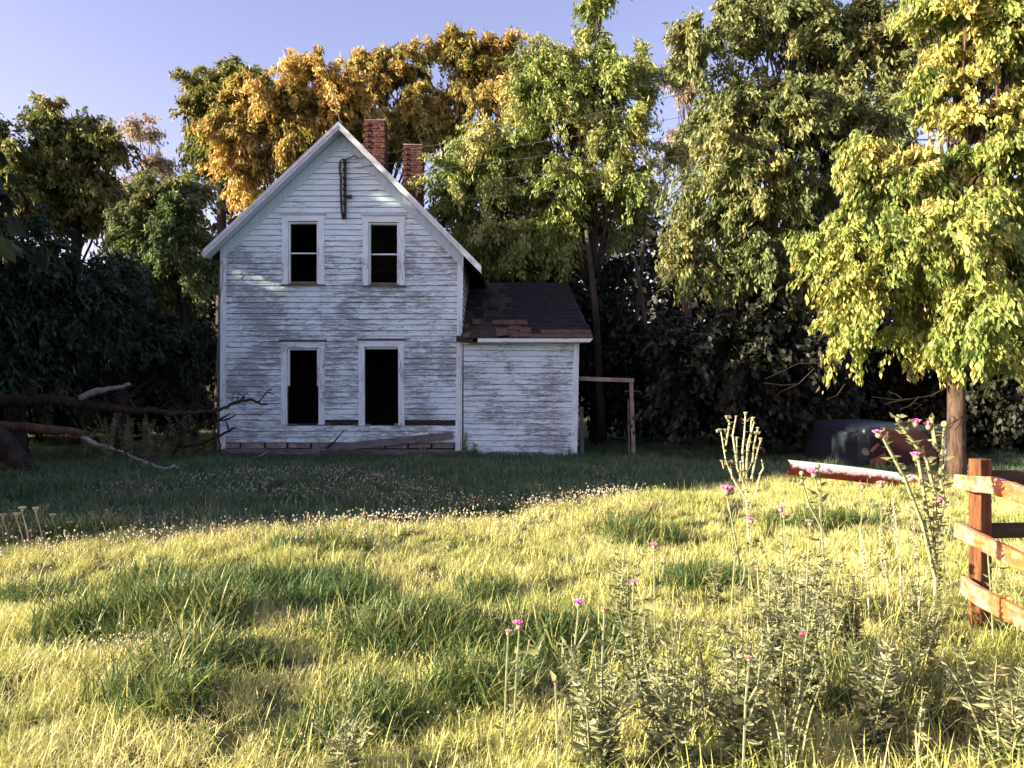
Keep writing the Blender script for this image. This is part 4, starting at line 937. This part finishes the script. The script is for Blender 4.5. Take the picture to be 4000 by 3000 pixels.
# tall pale weed
pw = [[(2925, 2110), (2915, 1950), (2915, 1800), (2930, 1720), (2935, 1640)], [(2915, 1950), (2870, 1880), (2835, 1800), (2825, 1740), (2815, 1680)], [(2835, 1740), (2850, 1650), (2838, 1628)], [(2910, 1900), (2880, 1830), (2877, 1770), (2878, 1715)], [(2905, 1860), (2900, 1760), (2908, 1690), (2912, 1615)],
      [(2915, 1850), (2940, 1800), (2945, 1740), (2955, 1695), (2960, 1678)], [(2935, 1870), (2950, 1800), (2962, 1750), (2972, 1720)], [(2925, 1990), (2950, 1930), (2970, 1850), (2982, 1830), (2975, 1795)], [(2915, 1850), (2920, 1740), (2945, 1650), (2940, 1635)], [(2880, 1830), (2862, 1700), (2875, 1630)], [(2835, 1800), (2825, 1830), (2821, 1805)], [(2860, 1870), (2855, 1835), (2853, 1825)], [(2890, 1880), (2893, 1820), (2892, 1810)], [(2950, 1690), (2965, 1690)]]
hd = [(2802, 1683, 6, 'white'), (2815, 1680, 7, 'white'), (2834, 1680, 6, 'white'), (2838, 1628, 6, 'white'), (2850, 1628, 5, 'white'), (2878, 1712, 7, 'white'), (2912, 1615, 7, 'white'), (2940, 1635, 8, 'white'), (2960, 1673, 6, 'white'), (2966, 1690, 5, 'white'), (2972, 1716, 8, 'white'), (2875, 1628, 5, 'white'), (2821, 1802, 6, 'white'), (2892, 1806, 6, 'white'), (2853, 1825, 6, 'faded'), (2950, 1690, 6, 'white'), (2860, 1802, 6, 'white')]
thistle(pw, 7.6, hd, 'tall many-stemmed pale weed standing alone left of the metal beam', group='weeds in the meadow', sr=.010, leafs=.05, spine=55, stem=M_stemp, cat='weed')
# dark leafy weeds
def weed(px, pyb, h, D, label, nst=6, spread=.35, mat=M_weed, leafs=.07, dens=60, name='leafy_weed', lean=0.0, stem=M_stem, ratio=.13, tips=None, group='weeds in the meadow'):
    bx = X(px, D); t = thing(name, (bx, D, H(bx, D)), label, 'weed', group); m = MB(); P = []; A = []; S = []; T = []
    for i in range(nst):
        a = random.uniform(0, 6.28); sp = random.uniform(.15, 1) * spread * h; hh = h * random.uniform(.6, 1)
        p0 = Vector((bx + random.uniform(-.04, .04), D + random.uniform(-.04, .04), H(bx, D) - .02)); p1 = p0 + Vector((math.cos(a) * sp + lean * h, math.sin(a) * sp, hh))
        pts = pts_branch(p0, p1, Vector((0, 0, hh * .15)) - Vector((math.cos(a) * sp * .3, 0, 0)), 5); m.tube(pts, [.006, .0055, .005, .004, .003, .0015], 4); T.append(pts[-1])
        for k in range(5):
            for _ in range(int(hh / 5 * dens * 1.8)):
                u = random.random(); P.append(tuple(pts[k].lerp(pts[k + 1], u))); an_ = random.uniform(0, 6.28); A.append((math.cos(an_), math.sin(an_), random.uniform(-.2, .9))); S.append(leafs * .8 * random.uniform(.4, 1.4) * (1.3 - .15 * k))
    obj('stem', m, stem, t); leaflets('leaves', P, A, S, mat, t, ratio)
    if tips:
        m = MB()
        for q in T: 
            for _ in range(tips[1]): m.ball(q + Vector((random.uniform(-.03, .03), random.uniform(-.02, .02), random.uniform(-tips[2], .01))), .010, 5, 4)
        obj('blossoms', m, tips[0], t)
    return t
def wispy():
    W_ = sorted((random.uniform(2350, 3750), random.uniform(2150, 2950)) for _ in range(18))
    OR = 'first second third fourth fifth sixth seventh eighth ninth tenth eleventh twelfth thirteenth fourteenth fifteenth sixteenth seventeenth last'.split()
    for k, (px, py) in enumerate(W_):
        D_ = CAMZ * F / (py + 120 - 1500); pale = random.random() < .65
        weed(px, py, random.uniform(.3, .6), D_, '%s wispy weed in the thistle tangle, %s from the left' % ('pale' if pale else 'dull green', OR[k]) if k < 17 else 'wispy weed nearest the fence in the thistle tangle', random.randint(4, 7), .3, M_weedl if pale else M_weed, .05, 70, name='wispy_weed', group='wispy weeds of the tangle', stem=M_stem)
# foreground right
WEEDS = [(3130, 2800, .80, 3.6, 'darkest leafy weed clump at lower right', 8, .30, M_weed, .07, 90), (2900, 2980, .62, 3.2, 'dark weed clump cut by the lower edge, left of the darkest one', 8, .35, M_weed, .07, 90), (3020, 2640, .72, 4.0, 'dark weed behind the darkest clump', 6, .25, M_weed, .06, 80),
         (2500, 2800, .62, 3.7, 'dark stemmed weed standing in the middle foreground', 6, .25, M_weed, .06, 70), (2330, 3000, .55, 3.1, 'dark weed tuft at the bottom edge right of centre', 8, .45, M_weed, .07, 80), (2620, 2990, .52, 3.15, 'spiky weed tuft at the bottom edge', 7, .4, M_weed, .07, 70),
         (2440, 2500, .70, 4.9, 'greyish weed with red stem beside the pale thistle', 5, .25, M_weedl, .06, 60), (3420, 2900, .55, 3.3, 'weed clump at the lower right below the fence', 8, .4, M_weed, .08, 80), (3600, 2650, .5, 4.1, 'leafy weed in front of the bottom rail', 8, .4, M_weedl, .06, 90),
         (3330, 2500, .55, 4.6, 'light leafy weed left of the fence foot', 8, .35, M_weedl, .06, 80), (3180, 2330, .55, 5.4, 'olive weed among the thistles', 6, .3, M_weed, .06, 70), (2800, 2350, .4, 5.6, 'low dull weed behind the dark clumps', 6, .4, M_weedl, .06, 70), (3900, 2900, .5, 3.2, 'weed clump in the lower right corner', 8, .45, M_weed, .08, 80),
         (1340, 2990, .3, 3.15, 'low dark weed at the bottom edge left of centre', 6, .5, M_weed, .06, 70)]
for (px, py, h, D_, lb, ns, sp_, mt, lf, dn) in WEEDS: weed(px, py, h, D_, lb, int(ns * 1.5), sp_, mt, lf, dn * 1.3)
wispy()
for (px, D_, h, lb) in ((3395, 5.2, .62, 'leftmost white-flowered spike left of the fence'), (3470, 5.3, .62, 'second white-flowered spike left of the fence'), (3520, 5.5, .80, 'tallest white-flowered spike left of the fence'), (3590, 5.4, .76, 'white-flowered spike nearest the fence post')):
    bx = X(px, D_); t = thing('flower_spike', (bx, D_, H(bx, D_)), lb, 'wildflower', 'white spikes beside the fence'); m = MB(); p0 = Vector((bx, D_, -.02)); p1 = p0 + Vector((-.06, 0, h)); m.tube([p0, (p0 + p1) / 2 + Vector((.02, 0, 0)), p1], [.006, .005, .003], 4); obj('stem', m, M_stemp, t)
    m = MB()
    for i in range(110):
        u = .45 + .55 * random.random(); q = p0.lerp(p1, u); r_ = .024 * (1.25 - u); m.ball(q + Vector((random.uniform(-r_, r_), random.uniform(-r_, r_), 0)), .005, 4, 3)
    obj('blossoms', m, M_white, t)
# yarrow-like weeds at the left edge and dock by the house
def umbel(px, py, D_, lb):
    bx = X(px, D_); zt = Z(py, D_); t = thing('umbel_weed', (bx, D_, H(bx, D_)), lb, 'weed', 'pale umbel weeds at the left edge'); m = MB(); p0 = Vector((bx + .06, D_, -.02)); p1 = Vector((bx, D_, zt)); m.tube([p0, (p0 + p1) / 2 + Vector((.02, 0, 0)), p1 - Vector((0, 0, .05))], [.008, .006, .004], 4)
    for i in range(9):
        a = 6.28 * i / 9; m.tube([p1 - Vector((0, 0, .05)), p1 + Vector((math.cos(a) * .022, math.sin(a) * .022, 0))], .003, 3)
    obj('stem', m, M_stemp, t); m = MB()
    for i in range(26): 
        a = random.uniform(0, 6.28); r_ = .028 * math.sqrt(random.random()); m.ball(p1 + Vector((math.cos(a) * r_, math.sin(a) * r_, .008 - r_ * .1)), .009, 4, 3)
    obj('blossoms', m, M_stemp, t)
for i, (px, py, D_, lb) in enumerate(((12, 2012, 7.3, 'leftmost pale umbel at the picture edge'), (65, 2008, 7.2, 'low pale umbel, second from the left edge'), (87, 1984, 7.2, 'tallest pale umbel at the left edge'), (140, 1986, 7.3, 'pale umbel right of the tallest one'), (205, 2012, 7.5, 'dim umbel in the shadow edge'), (272, 2042, 7.6, 'rightmost umbel in the left weed patch'))): umbel(px, py, D_, lb)
weed(120, 2100, .42, 7.35, 'pale leafy weed under the left umbels', 7, .4, M_weedl, .06, 80); weed(30, 2100, .4, 7.2, 'pale leafy weed at the left edge below the umbels', 7, .4, M_weedl, .06, 80)
weed(1812, 1760, .72, 18.5, 'young weed growing at the joint of house and annex', 6, .25, M_weedl, .10, 40, group='weeds by the house'); weed(1650, 1760, .62, 18.4, 'thin sapling in front of the wall right of the doorway', 4, .5, M_mid if False else M_weed, .08, 26, group='weeds by the house'); weed(1855, 1770, .35, 18.5, 'low tuft at the foot of the annex wall', 6, .6, M_weedl, .12, 30, group='weeds by the house')
weed(2220, 1780, .3, 18.6, 'small tuft at the right end of the annex wall', 5, .5, M_weed, .10, 30, group='weeds by the house')
weed(720, 1720, 1.2, 17.5, 'leafy bush left of the house corner catching light', 10, .45, M_weedl, .13, 60, group='weeds by the house'); weed(800, 1700, .9, 18.2, 'smaller bush beside the house corner', 8, .4, M_weedl, .13, 50, group='weeds by the house')
for i, (px, h, lb) in enumerate(((420, 1.25, 'tall nettle clump under the upper trunk'), (500, 1.1, 'nettle clump right of the first under the limb'), (580, 1.2, 'nettle clump left of the broken limb tips'), (340, .9, 'low nettle clump beside the lower trunk'), (640, .9, 'nettle clump nearest the bush'))):
    weed(px, 1760, h, 16 + .2 * i, lb, 12, .25, L_dark if False else M_weed, .09, 60, group='nettles around the fallen tree')

# ------------------------------------------------------------------ grass (geometry nodes on scattered points)
src = bpy.data.collections.new('grass_sources')
def clump(name, n, h, rad, w, lean, mat, rmax=1.0):
    """tuft of arching blades: each blade bends further from the vertical towards its tip"""
    V = []; Fc = []; rn = []
    for i in range(n):
        a = random.uniform(0, 6.28); r = rad * math.sqrt(random.random()); x, y = math.cos(a) * r, math.sin(a) * r
        hh = h * random.uniform(.5, 1.15); t = random.random() * rmax; az = random.gauss(.1, 1.7); th = random.uniform(.0, .45); bend = random.uniform(.1, 1.0) * 1.9 * lean
        dx, dy = math.cos(az), math.sin(az); ta = az + 1.57 + random.uniform(-.5, .5); ww = w * random.uniform(.6, 1.25); sx, sy = math.cos(ta) * ww / 2, math.sin(ta) * ww / 2; b = len(V); d = 0; z = 0; K = 4
        for k in range(K + 1):
            u = k / K
            if k: d += math.sin(th + bend * (u - .5 / K)) * hh / K; z += math.cos(th + bend * (u - .5 / K)) * hh / K
            wf = (.8, 1, .9, .6, 0)[k]; zz = max(z, .004)
            if k < K: V += [(x + dx * d - sx * wf, y + dy * d - sy * wf, zz), (x + dx * d + sx * wf, y + dy * d + sy * wf, zz)]
            else: V.append((x + dx * d, y + dy * d, zz))
        Fc += [(b, b + 1, b + 3, b + 2), (b + 2, b + 3, b + 5, b + 4), (b + 4, b + 5, b + 7, b + 6), (b + 6, b + 7, b + 8)]; rn += [t] * 9
    me = bpy.data.meshes.new(name); me.from_pydata(V, [], Fc); at = me.attributes.new('rnd', 'FLOAT', 'POINT'); at.data.foreach_set('value', rn); me.materials.append(mat)
    return me
def scatter(name, label, pts, meshes, smin, smax, tilt=.15):
    c = bpy.data.collections.new(name + '_source')
    for i, me in enumerate(meshes): c.objects.link(bpy.data.objects.new('%s_clump' % name, me))
    P = np.array(pts, dtype=np.float32); n = len(P); me = bpy.data.meshes.new(name); me.vertices.add(n); me.vertices.foreach_set('co', P[:, :3].ravel())
    a = me.attributes.new('rot', 'FLOAT_VECTOR', 'POINT'); rot = np.stack([rng.normal(0, tilt, n), rng.normal(0, tilt, n) + .05, rng.uniform(0, 6.28, n)], 1).astype(np.float32); a.data.foreach_set('vector', rot.ravel())
    s = P[:, 3] if P.shape[1] > 3 else np.ones(n); a = me.attributes.new('scl', 'FLOAT', 'POINT'); a.data.foreach_set('value', (s * rng.uniform(smin, smax, n)).astype(np.float32))
    a = me.attributes.new('pick', 'INT', 'POINT'); a.data.foreach_set('value', rng.integers(0, len(meshes), n).astype(np.int32)); me.update()
    o = bpy.data.objects.new(name, me); COL.objects.link(o); tag(o, label, kind='stuff')
    g = bpy.data.node_groups.new(name + '_scatter', 'GeometryNodeTree'); g.interface.new_socket('Geometry', in_out='INPUT', socket_type='NodeSocketGeometry'); g.interface.new_socket('Geometry', in_out='OUTPUT', socket_type='NodeSocketGeometry')
    gi = g.nodes.new('NodeGroupInput'); go = g.nodes.new('NodeGroupOutput'); ip = g.nodes.new('GeometryNodeInstanceOnPoints'); ci = g.nodes.new('GeometryNodeCollectionInfo'); ci.inputs[0].default_value = c; ci.inputs['Separate Children'].default_value = True; ci.inputs['Reset Children'].default_value = True
    def na(nm, dt): x = g.nodes.new('GeometryNodeInputNamedAttribute'); x.data_type = dt; x.inputs[0].default_value = nm; return x.outputs[0]
    mp = g.nodes.new('GeometryNodeMeshToPoints'); g.links.new(gi.outputs[0], mp.inputs[0]); g.links.new(mp.outputs[0], ip.inputs['Points']); g.links.new(ci.outputs[0], ip.inputs['Instance']); ip.inputs['Pick Instance'].default_value = True
    g.links.new(na('pick', 'INT'), ip.inputs['Instance Index']); g.links.new(na('rot', 'FLOAT_VECTOR'), ip.inputs['Rotation']); g.links.new(na('scl', 'FLOAT'), ip.inputs['Scale']); g.links.new(ip.outputs[0], go.inputs[0])
    md = o.modifiers.new('scatter', 'NODES'); md.node_group = g
    return o
def inhouse(x, y): return (XL - .02 < x < XR + .02 and y > HD - .02) or (AXL < x < AXR + .02 and HD - .02 < y < 22.2)
# lush patches, darkened to shade the hollows too, in ground metres
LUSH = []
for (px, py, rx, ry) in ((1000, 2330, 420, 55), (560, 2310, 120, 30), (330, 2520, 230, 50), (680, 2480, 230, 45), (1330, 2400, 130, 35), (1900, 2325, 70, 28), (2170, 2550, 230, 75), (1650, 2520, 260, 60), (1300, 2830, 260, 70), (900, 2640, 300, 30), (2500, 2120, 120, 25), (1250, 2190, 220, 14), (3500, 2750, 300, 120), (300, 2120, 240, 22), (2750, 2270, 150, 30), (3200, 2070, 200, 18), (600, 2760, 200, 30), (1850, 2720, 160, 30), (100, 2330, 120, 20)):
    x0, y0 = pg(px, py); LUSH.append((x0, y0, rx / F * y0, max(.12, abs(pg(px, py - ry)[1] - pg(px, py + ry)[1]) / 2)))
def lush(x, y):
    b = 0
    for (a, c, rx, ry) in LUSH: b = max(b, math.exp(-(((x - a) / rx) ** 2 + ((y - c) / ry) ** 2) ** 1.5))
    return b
lawn, lsh, shaded_, tallp = [], [], [], []
for (d0, d1, dens) in ((2.3, 5, 95), (5, 8, 62), (8, 12, 40), (12, 18.7, 26), (18.7, 25, 9)):
    wdt = d1 * .82 + 2.0; n = int(2 * wdt * (d1 - d0) * dens)
    for _ in range(n):
        x, y = random.uniform(-wdt, wdt), random.uniform(d0, d1)
        if abs(x) > y * .82 + 2.0 or inhouse(x, y): continue
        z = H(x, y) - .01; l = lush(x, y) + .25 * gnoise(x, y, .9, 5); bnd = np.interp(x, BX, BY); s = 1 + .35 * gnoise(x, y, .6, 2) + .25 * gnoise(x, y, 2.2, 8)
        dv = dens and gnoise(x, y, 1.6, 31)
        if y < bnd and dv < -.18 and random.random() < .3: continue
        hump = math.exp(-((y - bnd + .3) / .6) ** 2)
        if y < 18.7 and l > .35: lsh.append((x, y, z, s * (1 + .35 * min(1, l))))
        elif y > bnd + .4: shaded_.append((x, y, z, s * (1.15 if y < 15.5 else .95)))  # past the shadow edge the blades take the shade-coloured material
        else: lawn.append((x, y, z, s * (.80 + .15 * hump)))
for _ in range(5200):   # taller loose blades, denser to the right
    y = 2.6 + 9 * random.random() ** 1.2; x = random.uniform(-1, 1) * (y * .7 + .4)
    if random.random() < .35 + .65 * min(1, max(0, x / y + .1)): tallp.append((x, y, H(x, y) - .01, 1))
scatter('grass', 'sunlit yellow-green meadow grass', lawn, [clump('c', 105, .125, .13, .0044, 1.0, G_lawn) for _ in range(6)], .8, 1.25)
scatter('lush_grass', 'lush grass tufts in the hollows, darkened for shade', lsh, [clump('c', 100, .19, .14, .0054, .9, G_lush) for _ in range(5)], .85, 1.3)
scatter('shaded_grass', 'meadow grass coloured darker for the shade before the house', shaded_, [clump('c', 62, .155, .17, .0075, .9, G_shade) for _ in range(5)], .8, 1.3)
scatter('tall_grass', 'taller loose grass blades with seed heads', tallp, [clump('c', 8, .23, .09, .0048, 1.1, G_lawn, .6) for _ in range(5)], .7, 1.3)
# clover and white blossoms
def clover(name, n, h, r):
    m = MB(); k = 0
    for i in range(n):
        x, y = random.gauss(0, .10), random.gauss(0, .10); z = h * random.uniform(.7, 1.15); m.ball((x, y, z), r * random.uniform(.7, 1.3), 5, 4)
    me = m.mesh(name); me.materials.append(M_white); return me
cl = []
for _ in range(1250):
    x = random.uniform(-6, 1.8); y = random.uniform(8.0, 13.5); b = np.interp(x, BX, BY)
    if gnoise(x, y, .55, 21) + .5 * gnoise(x, y, 1.7, 4) > -.02 and y < 15: cl.append((x, y, H(x, y), 1))
for _ in range(450):
    x = random.uniform(-4.5, 1.5); b = np.interp(x, BX, BY); y = b - abs(random.gauss(0, .55)); 
    if gnoise(x, y, .8, 11) > -.12: cl.append((x, y, H(x, y), 1))
for _ in range(110):
    gx, gy = pg(random.gauss(540, 90), 2580 + random.gauss(0, 22)); cl.append((gx, gy, H(gx, gy), .8))
for _ in range(150):
    y = 3 + 5 * random.random(); x = random.uniform(-.66, .66) * y; cl.append((x, y, H(x, y), .7))
scatter('clover_flowers', 'scattered small white clover blossoms', cl, [clover('clover', 3, .16, .0085) for _ in range(4)], .8, 1.2, .1)
